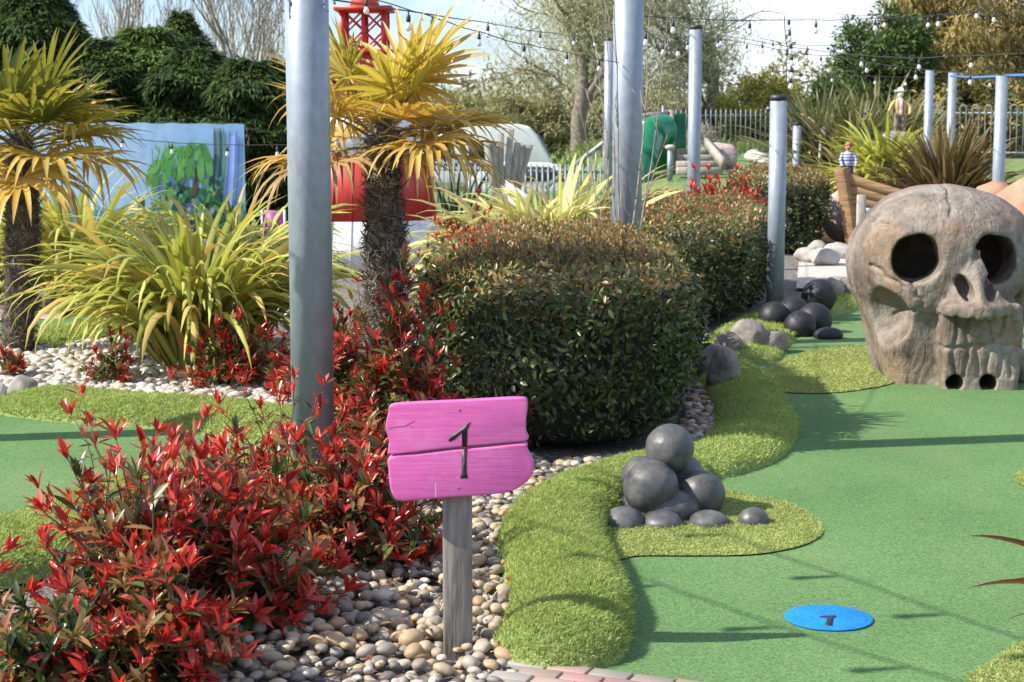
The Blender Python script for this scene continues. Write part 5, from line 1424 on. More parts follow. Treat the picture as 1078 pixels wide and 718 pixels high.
# ------------------------------------------------------------------ fan palms
def palm(label, base, ht, lean, nf, rfan, pet, seed, dry=.5, r0=.10, low=62, fall_=1.0, avoid=None, hi=62):
    r = np.random.default_rng(seed); b = np.array([base[0], base[1], 0.]); top = b + np.array([lean[0], lean[1], ht])
    e = empty('fan_palm', b, label, 'palm', 'fan palms')
    k = 60; t = np.linspace(0, 1, k); C = b + (top - b) * t[:, None] + np.array([.03, 0, 0]) * np.sin(t * 3)[:, None]
    sides = 36; th = np.linspace(0, 2 * np.pi, sides, endpoint=False)
    rad = r0 * np.interp(t, [0, .15, .6, .9, 1], [1.0, .95, 1.05, .8, .55])
    dirs = np.stack([np.cos(th), np.sin(th), 0 * th], -1)
    V = C[:, None] + dirs[None] * rad[:, None, None]
    nz = fbm(V.reshape(-1, 3) * np.array([18, 18, 26]), seed, 3).reshape(k, sides)
    ringz = .5 + .5 * np.sin(t * ht * 85 + 2 * fbm(np.c_[t * 5, t * 0, t * 0], 3))
    V = C[:, None] + dirs[None] * (rad[:, None] * (1 + .16 * nz + .06 * ringz[:, None]))[..., None]
    idx = np.arange(k * sides).reshape(k, sides); nx = np.roll(idx, -1, 1)
    cl = np.array([.085, .068, .052]) * (1 + .45 * nz.reshape(-1, 1))
    MB().add(V.reshape(-1, 3), [np.stack([idx[:-1], nx[:-1], nx[1:], idx[1:]], -1).reshape(-1, 4), idx[-1][None]], cl).build('trunk', M['bark'], e, smooth=True)
    # loose fibre and old leaf-base stubs
    n = 7000; tt = r.uniform(.02, 1, n); a = r.uniform(0, 6.28, n); dd = np.stack([np.cos(a), np.sin(a), 0 * a], -1)
    cc = np.stack([np.interp(tt, t, C[:, i]) for i in range(3)], -1); rr = np.interp(tt, t, rad)
    Pn = cc + dd * (rr * r.uniform(.9, 1.08, n))[:, None]
    A = unit(dd * r.uniform(.15, .9, (n, 1)) + np.stack([-np.sin(a), np.cos(a), 0 * a], -1) * r.normal(0, .8, (n, 1)) + np.c_[np.zeros((n, 2)), r.normal(.0, .8, n)])
    L = r.uniform(.02, .075, n) * np.where(r.uniform(size=n) < .1, 1.8, 1); mb = MB().add(*rhombs(Pn, A, dd + .3 * rdir(n, r), L, r.uniform(.002, .008, n), pick([(.12, .095, .07), (.19, .155, .12), (.07, .055, .042), (.25, .21, .165)], n, r), .3))
    ns = 90; tt = r.uniform(.1, .98, ns); a = np.arange(ns) * 2.4; dd = np.stack([np.cos(a), np.sin(a), 0 * a], -1)
    cc = np.stack([np.interp(tt, t, C[:, i]) for i in range(3)], -1); rr = np.interp(tt, t, rad)
    Pn = cc + dd * (rr * .9)[:, None]; A = unit(dd * .5 + np.array([0, 0, 1.]) + .3 * rdir(ns, r))
    mb.add(*leaves(Pn, A, dd, r.uniform(.05, .11, ns), r.uniform(.03, .05, ns), pick([(.2, .16, .12), (.28, .23, .17)], ns, r), curl=-.25, fold=.3))
    mb.build('trunk_fibre', M['bark'], e)
    for i in range(nf):
        u = (i + .5) / nf
        az = i * 2.39996 + r.normal(0, .2); el = R(hi - low * u + r.normal(0, 10))
        if avoid is not None:
            da = (az - math.atan2(avoid[1] - b[1], avoid[0] - b[0]) + math.pi) % (2 * math.pi) - math.pi
            if abs(da) < .62 and el < 1.25: az += .62 * (1 if da >= 0 else -1) - da * .3
        d = np.array([math.cos(el) * math.cos(az), math.cos(el) * math.sin(az), math.sin(el)])
        ks = 8; tp = np.linspace(0, 1, ks)[:, None]; pl = pet * r.uniform(.8, 1.15) * (.75 + .35 * (1 - abs(u - .5)))
        start = top - np.array([0, 0, .14 * u * 1.2]) + np.array([d[0], d[1], 0]) * .04
        Cp = start + d * pl * tp + np.array([0, 0, -1.]) * (.12 * pl * (.2 + u)) * tp ** 2
        fm = MB(); age = np.clip((u - .45) * .9 + .25 + r.normal(0, .2) + (dry - .5), 0, 1)
        gcol = np.array([.15, .19, .035]); ycol = np.array([.62, .52, .10]); ocol = np.array([.70, .46, .11]); bcol = np.array([.42, .28, .12])
        lc = (gcol * (1 - age * 2) + ycol * age * 2) if age < .5 else ((ycol * (2 - age * 2) + ocol * (age * 2 - 1)))
        if u > .93: lc = bcol
        fm.add(*polytube(Cp, np.linspace(.009, .006, ks), 6), np.array([.2, .2, .06]) * (1 - age) + np.array([.38, .26, .08]) * age)
        hub = Cp[-1]; Ax = unit(Cp[-1] - Cp[-2]); Sd = unit(np.cross(Ax, [0, 0, 1.]) + .25 * rdir(1, r)[0]); Sd = unit(Sd - Ax * (Sd @ Ax)); Nn = np.cross(Sd, Ax)
        nseg = 26; ph = np.linspace(-R(140), R(140), nseg) + r.normal(0, .015, nseg)
        ln = rfan * r.uniform(.85, 1.12) * (.72 + .28 * np.cos(ph * .6)) * r.uniform(.78, 1.08, nseg); kk = 9; tt = np.linspace(0, 1, kk)
        dirn = unit(np.cos(ph)[:, None] * Ax + np.sin(ph)[:, None] * Sd + .18 * Nn + .06 * rdir(nseg, r))
        gd = fall_ * (.10 + .5 * max(u - .2, 0)) * r.uniform(.3, 1.7, nseg); kink = r.uniform(.5, .8, nseg)
        fall = np.maximum(tt[None] - kink[:, None] * .8, 0) ** 1.5 * 2.2 * gd[:, None] + tt[None] ** 2 * .12 * gd[:, None]
        Cs = hub + dirn[:, None] * (ln[:, None] * tt[None] * (1 - .3 * np.clip(fall, 0, 1)))[..., None] - np.array([0, 0, 1.]) * (ln[:, None] * fall)[..., None]
        Ss = np.cross(dirn, Nn)[:, None].repeat(kk, 1); half = R(280) / nseg * .62
        Wd = ln[:, None] * np.minimum(tt[None] * half, half * np.interp(tt, [0, .45, .75, 1], [.36, .36, .24, .02])[None])
        V, F = strap(Cs, unit(Ss), Wd, .45, N=Nn[None, None].repeat(nseg, 0).repeat(kk, 1))
        jc = lc * r.uniform(.78, 1.18, (nseg, 1)); tipc = np.array([.5, .33, .10]) * (.9)
        wt = np.clip((tt - .55) * 1.6, 0, 1)[None, :, None] * np.clip(age + .35, 0, 1) * r.uniform(.2, 1, (nseg, 1, 1))
        cc = jc[:, None] * (1 - wt) + tipc * wt; cc = cc[:, :, None].repeat(3, 2) * np.array([.85, 1.05, .85])[None, None, :, None]
        fm.add(V, F, cc.reshape(-1, 3)); fm.build('frond', M['palmleaf'], e, smooth=True)
    return e
b1 = P(398, 440, 8.5)
palm('young fan palm with golden fronds beside the thick post', [b1[0], 8.55], 1.60, (.02, 0), 21, .43, .27, 401, dry=1.2, r0=.088, low=58, fall_=1.0, avoid=(-.92, 7.8), hi=54)
b2 = P(18, 370, 11.7)
palm('fan palm with green gold fronds at the left edge', [b2[0], 11.7], 1.50, (.07, 0), 26, .58, .36, 402, dry=.72, r0=.10, low=72, hi=52)

# ------------------------------------------------------------------ thin bare sapling by the hedge
def sapling():
    r = np.random.default_rng(501); b = P(652, 0, 11.75); b[2] = 0
    e = empty('bare_sapling', b, 'thin bare sapling with pale twigs before the thick hedge post', 'sapling'); mb = MB()
    for tip, rr in [(P(646, -60, 11.6), .010), (P(688, -40, 11.55), .011), (P(636, 50, 11.7), .007), (P(712, -60, 11.5), .007), (P(612, 110, 11.6), .007), (P(702, 140, 11.6), .009), (P(632, -40, 11.6), .006)]:
        k = 14; t = np.linspace(0, 1, k)[:, None]; m_ = b * .5 + tip * .5 + np.array([(.05 if tip[0] < b[0] else .12) * (1 if tip[2] > 1.6 else -.3), 0, .1])
        C = (1 - t) ** 2 * b + 2 * t * (1 - t) * m_ + t * t * tip; C[1:] += np.cumsum(r.normal(size=(k - 1, 3)) * .006, 0)
        mb.add(*polytube(C, np.linspace(rr, rr * .25, k), 6), (.34, .29, .24))
        for _ in range(7):
            i = r.integers(4, k - 1); dirn = unit(unit(C[i] - C[i - 1]) + rdir(1, r)[0] * .9 + [0, 0, .3]); L = r.uniform(.12, .45); kk = 6
            c2 = C[i] + dirn * L * np.linspace(0, 1, kk)[:, None]; c2[1:] += np.cumsum(r.normal(size=(kk - 1, 3)) * .012, 0)
            mb.add(*polytube(c2, np.linspace(rr * .4, .0015, kk), 5), (.36, .29, .22))
    mb.build('twigs', M['bark'], e, smooth=True)
sapling()

# ================================================================== trees behind
def grow(r, p, d, L, rad, lvl, segs, ends, wander=.25, up=.1, ratio=.72, kids=(2, 4), angle=.65, k=5, droop=0.0):
    C = [p]; dd = np.array(d)
    for i in range(k):
        dd = unit(dd + r.normal(size=3) * wander * .35 + np.array([0, 0, up - droop * (lvl <= 1)]) * .3); C.append(C[-1] + dd * L / k)
    C = np.array(C); segs.setdefault(k, []).append((C, np.linspace(rad, rad * .55, k + 1), lvl))
    if lvl == 0: ends.append((C, dd)); return
    n = r.integers(kids[0], kids[1] + 1)
    for j in range(n):
        i = k if j == 0 else r.integers(max(1, k // 3), k + 1)
        dv = unit(dd + rdir(1, r)[0] * angle * (.6 if j == 0 else 1.3)); grow(r, C[i], dv, L * ratio * r.uniform(.75, 1.15), rad * (.62 if j == 0 else .48), lvl - 1, segs, ends, wander, up, ratio, kids, angle, k, droop)
    if lvl <= 2: ends.append((C, dd))

def tree(name, label, base, trunkL, rad, lvl, seed, bark, leaf=None, group=None, lean=(0, 0, 1), **kw):
    r = np.random.default_rng(seed); b = np.asarray(base, float); e = empty(name, b, label, 'tree', group); segs, ends = {}, []
    grow(r, b - [0, 0, .1], unit(np.array(lean, float)), trunkL, rad, lvl, segs, ends, **kw)
    tk, tw = MB(), MB()
    for k, L in segs.items():
        for sel, mb, sd in ((lambda l: l >= lvl - 1, tk, 8), (lambda l: l < lvl - 1, tw, 4)):
            S = [(c, q) for c, q, l in L if sel(l)]
            if S: mb.add(*polytube(np.array([c for c, _ in S]), np.maximum(np.array([q for _, q in S]), .006), sd, False), bark)
    tk.build('trunk', M['bark'], e, smooth=True); tw.build('twigs', M['bark'], e, smooth=True)
    if leaf:
        n, L, W, pal, hang, spread = leaf
        idx = r.integers(0, len(ends), n); f = r.integers(1, ends[0][0].shape[0], n)
        Pn = np.array([ends[i][0][j] for i, j in zip(idx, f)]) + r.normal(size=(n, 3)) * spread
        Pn[:, 2] -= np.abs(r.normal(size=n)) * spread * 2 * hang
        A = unit(rdir(n, r) * (1 - hang) + np.array([0, 0, -1.]) * hang + .2 * rdir(n, r))
        MB().add(*rhombs(Pn, A, rdir(n, r), L * r.uniform(.5, 1.3, n), W * r.uniform(.6, 1.3, n), pick(pal, n, r))).build('crown', M['leaf_dull'], e)
    return e
def at(px, D): 
    q = P(px, 0, D); return np.array([q[0], D, float(terrain(q[0], D))])
WIL = [(.46, .46, .26), (.54, .53, .33), (.36, .37, .19), (.6, .6, .42)]
OLI = [(.26, .26, .12), (.33, .31, .14), (.4, .37, .2), (.2, .2, .09)]
GOL = [(.42, .31, .09), (.36, .26, .08), (.5, .39, .14), (.28, .22, .08), (.2, .18, .07)]
LIM = [(.36, .35, .07), (.42, .4, .1), (.28, .28, .06)]
tree('willow_tree', 'leaning willow with pale hanging foliage left of the tall post', at(612, 62), 3.0, .34, 5, 601, (.20, .17, .13), (24000, .16, .035, WIL, .5, .55), 'trees beyond the fence', lean=(-.25, 0, 1), up=.12, ratio=.80, wander=.5, angle=.75, kids=(3, 4))
tree('willow_tree', 'broad pale willow behind the slim post and slide', at(748, 66), 3.0, .36, 5, 602, (.20, .17, .13), (24000, .16, .035, WIL, .5, .55), 'trees beyond the fence', lean=(-.1, 0, 1), up=.12, ratio=.80, wander=.5, angle=.8, kids=(3, 4))
tree('willow_tree', 'pale willow rising between the two thick posts', at(690, 72), 3.4, .3, 5, 603, (.20, .17, .13), (13000, .15, .035, WIL + OLI[:1], .45, .5), 'trees beyond the fence', up=.15, ratio=.79, wander=.45, angle=.75, kids=(3, 4))
for i, (px, D, s, l) in enumerate([(112, 46, 611, 'bare tree at the far left above the conifers'), (185, 50, 612, 'tall bare tree left of centre over the conifers'), (232, 44, 613, 'fine twigged bare tree above the mural'), (268, 48, 614, 'bare tree just left of the thick steel post'), (60, 52, 615, 'bare tree behind the left palm'), (150, 58, 617, 'slender bare tree far behind the conifers'), (300, 56, 618, 'bare tree hidden partly by the thick post')]):
    tree('bare_tree', l, at(px, D), 2.4, .12, 5, s, (.25, .215, .18), None, 'bare trees behind the conifers', up=.5, ratio=.80, wander=.3, angle=.45, kids=(2, 4))

def bush(name, label, c, rad, n, L, W, pal, seed, cat='bush', group=None, hang=.0, clump=.22, nclump=None, core=True, mat='leaf_dull', lumps=.35):
    """clumped leaf mass with an uneven outline, on a short trunk and limbs"""
    r = np.random.default_rng(seed); c = np.asarray(c, float); rad = np.asarray(rad, float)
    z0 = float(terrain(c[0], c[1])); e = empty(name, (c[0], c[1], z0), label, cat, group)
    nc = nclump or max(20, int(n / 140)); d = rdir(nc, r); rr = r.uniform(.25, 1, nc) ** .45
    rr *= 1 + lumps * fbm(d * 1.7 + seed, seed)
    ctr = c + d * rr[:, None] * rad; ctr[:, 2] = np.maximum(ctr[:, 2], z0 + .1)
    I = r.integers(0, nc, n); q = rdir(n, r); mr = clump * rad.mean()
    Pn = ctr[I] + q * (r.uniform(0, 1, n) ** .5 * mr)[:, None] * np.array([1.25, 1.25, .8]); Pn[:, 2] = np.maximum(Pn[:, 2], z0 + .03)
    A = unit(q * .6 + rdir(n, r) * .7 + np.array([0, 0, .15 - hang])); hue = r.uniform(.75, 1.25, nc)[I][:, None]
    MB().add(*rhombs(Pn, A, q + np.array([0, 0, .6]) + .5 * rdir(n, r), L * r.uniform(.6, 1.3, n), W * r.uniform(.7, 1.3, n), pick(pal, n, r) * hue)).build('crown', M[mat], e)
    foot = np.array([c[0], c[1], z0]); J = r.integers(0, nc, min(nc, 60)); t = np.linspace(0, 1, 6)[None, :, None]
    mid = (foot + ctr[J]) / 2 + np.array([0, 0, .15 * rad[2]]); C = (1 - t) ** 2 * foot + 2 * t * (1 - t) * mid[:, None] + t * t * ctr[J][:, None]
    MB().add(*polytube(C, np.repeat(np.linspace(.035, .008, 6)[None] * rad.mean(), len(J), 0), 5), (.14, .11, .085)).build('trunk', M['bark'], e, smooth=True)
    return e
CON = [(.04, .072, .022), (.056, .096, .028), (.078, .125, .034), (.10, .15, .042)]
CONL = [(.11, .18, .04), (.15, .23, .05), (.19, .27, .06)]
# conifer screen behind the mural: big flat sprays over a deep, lumpy wall of foliage
def conifer(label, px, D, w, h, dep, n, seed, pal, top=.25, skirt=True):
    n = int(n * 1.7)
    r = np.random.default_rng(seed); q = P(px, 0, D); z0 = float(terrain(q[0], D)); c = np.array([q[0], D, z0])
    e = empty('conifer_tree', c, label, 'tree', 'dark conifers behind the mural')
    th = r.uniform(0, 2 * np.pi, n); z = r.uniform(0, 1, n) ** .8
    prof = np.interp(z, [0, .6, .85, 1], [1, 1, .78, top])
    tier = 1 + .13 * np.sin(z * 26 + 2.5 * fbm(np.stack([np.cos(th) * 1.5, np.sin(th) * 1.5, z * 2 + seed], -1), seed))
    lump = 1 + .3 * fbm(np.stack([np.cos(th) * 1.6, np.sin(th) * 1.6, z * 4 + seed], -1), seed + 1)
    rr = prof * tier * lump * (1 - r.exponential(.05, n))
    d = np.stack([np.cos(th), np.sin(th), 0 * th], -1)
    Pn = c + np.stack([d[:, 0] * rr * w, d[:, 1] * rr * dep, z * h], -1)
    mb = MB(); dirn = unit(d + np.stack([0 * th, 0 * th, r.normal(-.12, .3, n)], -1) + .35 * rdir(n, r)); S = unit(np.cross(dirn, [0, 0, 1.]))
    col = pick(pal, n, r) * (1 + .5 * fbm(Pn * 1.4, seed + 4))[:, None]
    for a in (-.75, -.38, 0, .38, .75):
        A = dirn * math.cos(a) + S * math.sin(a) + np.array([0, 0, -.12]) + .15 * rdir(n, r)
        L = (.19 if a == 0 else .14) * r.uniform(.6, 1.3, n)
        mb.add(*rhombs(Pn + dirn * .02, A, np.array([0, 0, 1.]) + .4 * rdir(n, r), L, L * .22, col, .18))
    mb.build('crown', M['leaf_dull'], e)
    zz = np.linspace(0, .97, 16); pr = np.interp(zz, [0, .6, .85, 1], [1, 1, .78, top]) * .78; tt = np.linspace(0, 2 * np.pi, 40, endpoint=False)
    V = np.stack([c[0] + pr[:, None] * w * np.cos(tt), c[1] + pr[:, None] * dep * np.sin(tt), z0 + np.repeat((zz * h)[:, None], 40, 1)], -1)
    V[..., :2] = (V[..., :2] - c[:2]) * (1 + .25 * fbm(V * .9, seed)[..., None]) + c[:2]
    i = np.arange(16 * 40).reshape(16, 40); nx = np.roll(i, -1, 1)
    MB().add(V.reshape(-1, 3), [np.stack([i[:-1], nx[:-1], nx[1:], i[1:]], -1).reshape(-1, 4), i[-1][None]]).build('dark_crown_core', M['core'], e, smooth=True)  # added solid core, dark in place of the shaded inside of the crown
    C = np.array([c, c + [0, 0, h * .5], c + [0, 0, h * .97]]); MB().add(*polytube(C, [.16, .1, .03], 8), (.1, .075, .055)).build('trunk', M['bark'], e, smooth=True)
    return e
conifer('dark conifer at the far left edge, tallest of the screen', -30, 28.5, 1.2, 4.1, 1.2, 5200, 701, CON)
conifer('dark conifer behind the left palm crown', 40, 28.0, 1.0, 3.6, 1.1, 5200, 702, CON)
conifer('dark conifer above the left half of the mural', 100, 27.8, .95, 2.85, 1.1, 5200, 703, CON + CONL[:1])
conifer('bright green topped conifer above the middle of the mural', 155, 28.2, .95, 3.05, 1.1, 5600, 704, CONL + CON[2:])
conifer('dark conifer above the right half of the mural', 205, 27.6, .9, 2.66, 1.1, 5200, 705, CON)
conifer('dark conifer between the mural and the thick post', 262, 27.2, .9, 2.5, 1.1, 5200, 706, CON)
conifer('dark conifer hidden behind post and lighthouse', 315, 27.5, .9, 2.4, 1.0, 4200, 707, CON)
q = P(195, 18, 32); conifer('dark narrow conifer spire above the green topped one', 190, 33, .5, q[2] + .15, .5, 2600, 708, CON, top=.05)

# scrub, bushes and the big trees at right
bush('bush', 'olive scrub bush left of the willow trunk', [*at(548, 68)[:2], 1.2], (2.2, 1.6, 1.3), 9000, .22, .06, OLI, 801, group='scrub bushes beyond the fence', hang=.2)
bush('bush', 'olive scrub bush at the foot of the leaning willow', [*at(620, 70)[:2], 1.3], (2.4, 1.6, 1.3), 9000, .2, .06, OLI + WIL[:1], 802, group='scrub bushes beyond the fence', hang=.2)
bush('bush', 'straggly pale bush behind the slide frame', [*at(700, 70)[:2], 1.3], (2.4, 1.5, 1.4), 8000, .2, .05, OLI + WIL[:2], 803, group='scrub bushes beyond the fence', hang=.2)
bush('bush', 'rounded lime yellow bush beyond the far fence', [*at(800, 64)[:2], 2.0], (1.45, 1.2, 1.35), 9000, .16, .05, LIM, 804, group='scrub bushes beyond the fence')
bush('bush', 'brown twiggy scrub behind the far fence', [*at(760, 66)[:2], 1.0], (2.6, 1.3, 1.0), 7000, .2, .05, [(.2, .16, .1), (.26, .22, .15), (.18, .16, .07)], 805, group='scrub bushes beyond the fence')
bush('bush', 'dull green scrub right of the lime bush', [*at(850, 68)[:2], 1.1], (2.2, 1.3, 1.05), 7000, .2, .05, OLI, 806, group='scrub bushes beyond the fence')
bush('bush', 'olive green thicket far behind the caravan', [*at(490, 78)[:2], .9], (3.2, 1.5, 2.0), 9000, .24, .07, OLI, 807, group='scrub bushes beyond the fence')
bush('dry_reeds', 'tuft of pale dry reeds behind the far fence', [*at(722, 56)[:2], .55], (1.3, .7, .65), 4000, .35, .03, [(.46, .41, .32), (.38, .34, .27), (.5, .46, .38)], 808, cat='reeds')
bush('broad_tree', 'dark evergreen tree with rounded top right of the sky gap', [*at(928, 46)[:2], 2.3], (1.35, 1.3, 2.25), 16000, .17, .06, CON + CONL[:1], 811, cat='tree', clump=.24)
bush('broad_tree', 'dark evergreen lower beside the rounded one, above the flax', [*at(888, 44)[:2], 1.5], (.8, 1.0, 1.1), 9000, .17, .06, CON + CONL[:1], 812, cat='tree', clump=.25)
bush('golden_tree', 'golden brown weeping tree at the upper right', [*at(985, 48)[:2], 3.1], (1.9, 1.6, 2.5), 26000, .26, .045, GOL, 813, cat='tree', hang=.9, clump=.26)
bush('golden_tree', 'golden brown weeping tree at the right edge', [*at(1070, 50)[:2], 3.2], (2.0, 1.6, 2.8), 26000, .26, .045, GOL, 814, cat='tree', hang=.9, clump=.26)
bush('golden_tree', 'darker golden tree low between the right posts', [*at(1030, 45)[:2], 1.8], (1.6, 1.2, 1.3), 14000, .22, .05, GOL[1:] + CONL[:1], 815, cat='tree', hang=.6, clump=.26)
bush('bush', 'olive hedge bush behind the hoop railing', [*at(1040, 55)[:2], 1.4], (3.5, 1.0, .8), 9000, .2, .06, OLI + CONL, 816, group='scrub bushes beyond the fence')
# distant tree line
r = np.random.default_rng(77); mb = MB()
for k in range(150):
    x = -75 + k * 1.05 + r.normal(0, .4); y = 105 + r.normal(0, 5); h = r.uniform(2.4, 5.2) if x > -8 else r.uniform(3.0, 6)
    n = 240; q = rdir(n, r); Pn = np.array([x, y, float(terrain(x, y)) + h * .5]) + q * np.array([1.3, 1.2, h * .5]) * (r.uniform(.3, 1, n) ** .4)[:, None]
    mb.add(*rhombs(Pn, rdir(n, r), q, .5 * r.uniform(.6, 1.3, n), .2, pick(OLI + [(.22, .18, .12)], n, r)))
tag(mb.build('distant_woods', M['leaf_dull'], origin=(0, 105, 0)), 'hazy line of distant scrubby woods along the bank', 'woods', kind='stuff')
# meadow grass beyond the fences
r = np.random.default_rng(78); mb = MB(); n = 26000
y = r.uniform(46, 82, n); x = r.uniform(-.12, .34, n) * y; z = terrain(x, y)
c = pick([(.12, .2, .04), (.16, .24, .05), (.2, .24, .08)], n, r); dry = fbm(np.stack([x * .25, y * .25, x * 0], -1), 3) + r.normal(0, .15, n) > .12; c[dry] = pick([(.4, .35, .22), (.34, .31, .18)], dry.sum(), r)
mb.add(*rhombs(np.stack([x, y, z - .02], -1), np.c_[r.normal(size=(n, 2)) * .3, np.ones(n)], rdir(n, r), r.uniform(.15, .4, n), r.uniform(.03, .06, n), c))
tag(mb.build('meadow_grass', M['leaf_dull'], origin=(5, 60, 0)), 'long green and dry grass on the bank beyond the fences', 'grass', kind='stuff')

# ================================================================== statues
def statue(label, base, H, colf, seed, pose):
    """small painted figure, one continuous body grown from a signed distance field"""
    h = H / 80; lo = np.array([-.36, -.26, -.02]) * H; hi = np.array([.36, .26, 1.08]) * H
    n = ((hi - lo) / h).astype(int); X, Y, Z = np.meshgrid(*[lo[i] + h * np.arange(n[i]) for i in range(3)], indexing='ij'); p = np.stack([X, Y, Z], -1) / H
    d = sd_ell(p, (0, -.01, .92), (.062, .075, .085)); d = smin(d, sd_cap(p, (0, 0, .80), (0, 0, .88), .033), .02)
    d = smin(d, sd_ell(p, (0, -.085, .905), (.014, .02, .02)), .015)
    d = smin(d, sd_ell(p, (0, 0, .66), (.125, .08, .16)), .03); d = smin(d, sd_ell(p, (0, 0, .53), (.105, .08, .09)), .03)
    for s in (-1, 1):
        el, ha = pose[0 if s < 0 else 1]
        d = smin(d, sd_cap(p, (s * .125, 0, .75), (s * el[0], el[1], el[2]), .036), .02); d = smin(d, sd_cap(p, (s * el[0], el[1], el[2]), (s * ha[0], ha[1], ha[2]), .028), .015)
        d = smin(d, sd_ell(p, (s * ha[0], ha[1], ha[2]), (.03, .03, .045)), .01)
        d = smin(d, sd_cap(p, (s * .055, 0, .5), (s * .07, -.015, .27), .058), .02); d = smin(d, sd_cap(p, (s * .07, -.015, .27), (s * .075, .0, .04), .04), .015)
        d = smin(d, sd_ell(p, (s * .078, -.04, .03), (.038, .08, .032)), .015)
    V, F = snet(d * H, lo, h); e = empty('pirate_statue', base, label, 'statue')
    o = MB().add(V + base, F, colf(V / H)).build('figure', M['vc'], e, smooth=True)
    bm = bmesh.new(); bm.from_mesh(o.data); bmesh.ops.recalc_face_normals(bm, faces=bm.faces); bm.to_mesh(o.data); bm.free()
    return e
def c1(p):
    z = p[:, 2]; c = np.tile([.5, .28, .2], (len(p), 1))
    c[z < .80] = (.62, .6, .6); st = (z < .8) & (z > .5) & (np.sin(z * 95) > .1); c[st] = (.10, .16, .42); c[z < .5] = (.08, .09, .16); c[z < .08] = (.05, .04, .035)
    return c
def c2(p):
    z = p[:, 2]; c = np.tile([.68, .64, .56], (len(p), 1)); m = (z < .79) & (z > .48); c[m] = (.45, .14, .08); c[m & (np.abs(p[:, 0]) > .07)] = (.5, .38, .16); c[m & (np.abs(p[:, 0]) < .03)] = (.75, .72, .66); c[z < .48] = (.2, .16, .12); return c
q = P(897, 0, 22.4); H = .6; zb_ = P(897, 150, 22.4)[2] - H
s1 = statue('small pirate statue with red bandana behind the boat', np.array([q[0], 22.4, zb_]), H, c1, 1, [((.17, -.03, .62), (.15, -.13, .5)), ((.17, -.03, .62), (.15, -.13, .5))])
hd = MB(); V, F = ICO[3]; m = V[:, 2] > -.15; V2 = V * np.array([.074, .086, .075]) * H; V2[:, 2] = np.maximum(V2[:, 2], -.015 * H)
hd.add(V2 + [q[0], 22.4 - .005, zb_ + .945 * H], F); hd.add(*rock_vf([q[0] + .07 * H, 22.4 + .03, zb_ + .93 * H], (.03 * H, .03 * H, .025 * H), 3, 2, .1))
hd.build('bandana', surf('red_bandana', [(.45, .07, .07), (.55, .16, .15)], 30, .7, .1), s1, smooth=True)
V, F = rock_vf([q[0], 22.5, zb_ * .5], (.3, .26, max(zb_ * .52, .1)), 88, 3, .15)
tag(MB().add(V, F).build('boulder', M['rockrose'], smooth=True), 'rose boulder under the pirate statue behind the boat', 'boulder')
q = P(951, 0, 26.0); H = .74; zt_ = P(951, 94, 26)[2]; zb_ = zt_ - H
s2 = statue('small skeleton pirate statue in red and gold among the flax', np.array([q[0], 26.0, zb_]), H, c2, 2, [((.19, -.02, .66), (.24, -.10, .58)), ((.2, -.02, .64), (.17, -.12, .52))])
hd = MB(); hd.add(*lathe_vf((q[0], 26.0, zb_ + .965 * H), [(.001, .07 * H), (.055 * H, .06 * H), (.066 * H, .0), (.12 * H, -.005 * H), (.125 * H, .01 * H), (.06 * H, .012 * H)], 20, False))
hd.build('hat', M['vcg'], s2, smooth=True)
V, F = rock_vf([q[0], 26.0, (zb_ + .5) / 2], (.5, .45, max((zb_ - .4) * .62, .2)), 89, 3, .15)
tag(MB().add(V, F).build('boulder', M['rock'], smooth=True), 'brown boulder carrying the skeleton statue in the flax', 'boulder')

# ================================================================== string lights
def string(label, a, b, sag, nb, seed, drop=.06, s=1.0, group='festoon light strings', bulbs=True, vertical=False, black=False):
    a, b = np.asarray(a, float), np.asarray(b, float); t = np.linspace(0, 1, 40)[:, None]; r = np.random.default_rng(seed)
    C = a + (b - a) * t - np.array([0, 0, 1.]) * sag * 4 * t * (1 - t)
    C[1:-1] += np.cumsum(r.normal(size=(38, 3)) * .004, 0) * np.sin(np.linspace(0, np.pi, 38))[:, None]
    e = empty('string_light', (a + b) / 2 - [0, 0, sag], label, 'string light', group)
    MB().add(*polytube(C, .006 * s, 6)).build('cable', M['cable'], e, smooth=True)
    for k in range(nb):
        u = (k + .5) / nb + r.normal(0, .01); i = int(np.clip(u, .02, .98) * 39); p = C[i]
        dx = .04 if vertical else 0
        V, F = lathe_vf(p + [dx, 0, -drop * s], [(.004, drop * s), (.006, .03 * s), (.017 * s, .022 * s), (.019 * s, -.012 * s), (.016 * s, -.03 * s)], 12)
        so = MB().add(V, F).build('socket', M['cable'], e, smooth=True)
        V, F = lathe_vf(p + [dx, 0, -drop * s - .03 * s], [(.013 * s, .004), (.02 * s, -.018 * s), (.028 * s, -.04 * s), (.024 * s, -.06 * s), (.010 * s, -.072 * s), (.001, -.074 * s)], 14)
        MB().add(V, F).build('bulb', M['bulb'], so, smooth=True)
string('bulb string running from the thick post towards the hedge post', P(352, -14, 8.0), P(652, 66, 11.9), .03, 6, 901, s=.5)
string('upper bulb string leaving the thick post to the slim tall post', P(352, 0, 8.05), P(638, 42, 26.4), .0, 5, 902, s=.7)
string('nearly level bulb string high across the right sky', P(655, 16, 12.1), P(1120, 2, 19), .1, 7, 903, s=.7)
string('bulb string from the slim post across the golden trees', P(734, 32, 18.4), P(1130, 52, 15), .12, 7, 904, s=.7)
string('second bulb string from the slim post to the right edge', P(734, 36, 18.4), P(1130, 84, 13), .05, 8, 905, s=.6)
string('bulb string from the hedge post to the slim post', P(672, 24, 12.1), P(728, 36, 18.4), .12, 4, 906, s=.7)
string('faint low bulb string in front of the golden trees', P(800, 70, 30), P(1120, 78, 24), .1, 8, 907, s=.8)
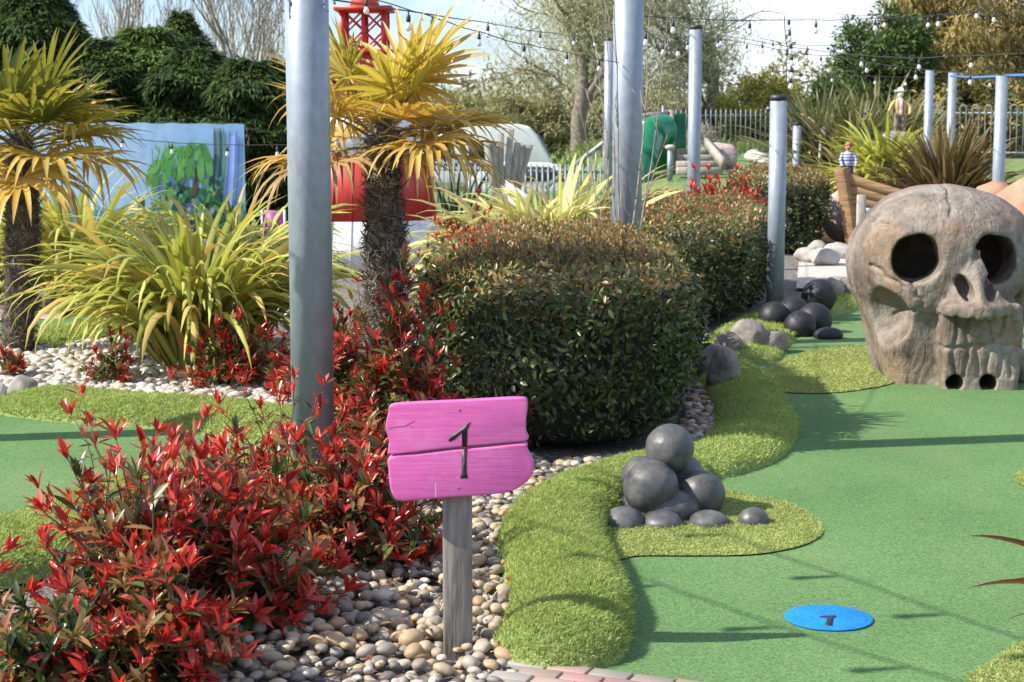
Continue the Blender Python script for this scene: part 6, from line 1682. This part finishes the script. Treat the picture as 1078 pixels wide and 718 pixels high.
string('bulb string rising to the top right corner', P(880, 14, 20), P(1130, -26, 13), .12, 5, 908, s=.65)
string('short bulb string hanging straight down in the sky', P(826, 16, 15.9), P(828, 88, 15.9), .0, 6, 909, s=.8, vertical=True, drop=.02)
string('bulb string slung across the front of the mural', P(40, 131, 23.4), P(330, 152, 22.6), .1, 5, 910, s=1.0)
string('kinked short bulb string under the level one', P(800, 40, 20), P(905, 44, 20), .06, 3, 911, s=.65)
string('overhead bulb string left of view, its shadow crossing the tee', [-3.1, 7.6, 2.75], [-1.1, 4.0, 2.65], .05, 7, 912, s=1.0)
string('second overhead bulb string left of view near the first', [-3.4, 6.6, 2.7], [-1.6, 4.0, 2.65], .05, 6, 913, s=1.0)
a, b = P(1001, 80, 24.4), P(1058, 80, 19.5)
tag(MB().add(*polytube(np.array([a, (a + b) / 2 - [0, 0, .02], b, b + [1.3, -3, .05]]), .014, 8)).build('blue_rope', surf('blue_rope', [(.05, .16, .5), (.07, .22, .6)], 30, .6, .1), smooth=True), 'blue rope tied between the right steel posts', 'rope')
# fallen leaves on the pebbles and a few strays on the carpet
r = np.random.default_rng(990); mb = MB(); X = r.uniform(-.75, .02, 900); Y = r.uniform(4.8, 6.8, 900); m = inside(np.asarray(BED), X, Y); X, Y = X[m][:170], Y[m][:170]; n = len(X)
mb.add(*leaves(np.c_[X, Y, np.full(n, .05)], np.c_[r.normal(size=(n, 2)), r.normal(0, .25, n)], np.c_[r.normal(size=(n, 2)) * .3, np.ones(n)], r.uniform(.025, .05, n), r.uniform(.01, .017, n), pick([(.3, .05, .03), (.25, .14, .07), (.2, .09, .04), (.38, .28, .15)], n, r), curl=.2))
n = 26; X = r.uniform(.7, 3.2, n); Y = r.uniform(5.2, 11, n)
mb.add(*leaves(np.c_[X, Y, np.full(n, .012)], np.c_[r.normal(size=(n, 2)), r.normal(0, .08, n)], np.c_[r.normal(size=(n, 2)) * .2, np.ones(n)], r.uniform(.012, .032, n), r.uniform(.006, .012, n), pick([(.3, .1, .06), (.4, .32, .16), (.3, .3, .1)], n, r), curl=-.15))
tag(mb.build('fallen_leaves', M['leaf_dull'], origin=(0, 6, 0)), 'dry fallen leaves scattered over pebbles and carpet', 'leaves', kind='stuff')
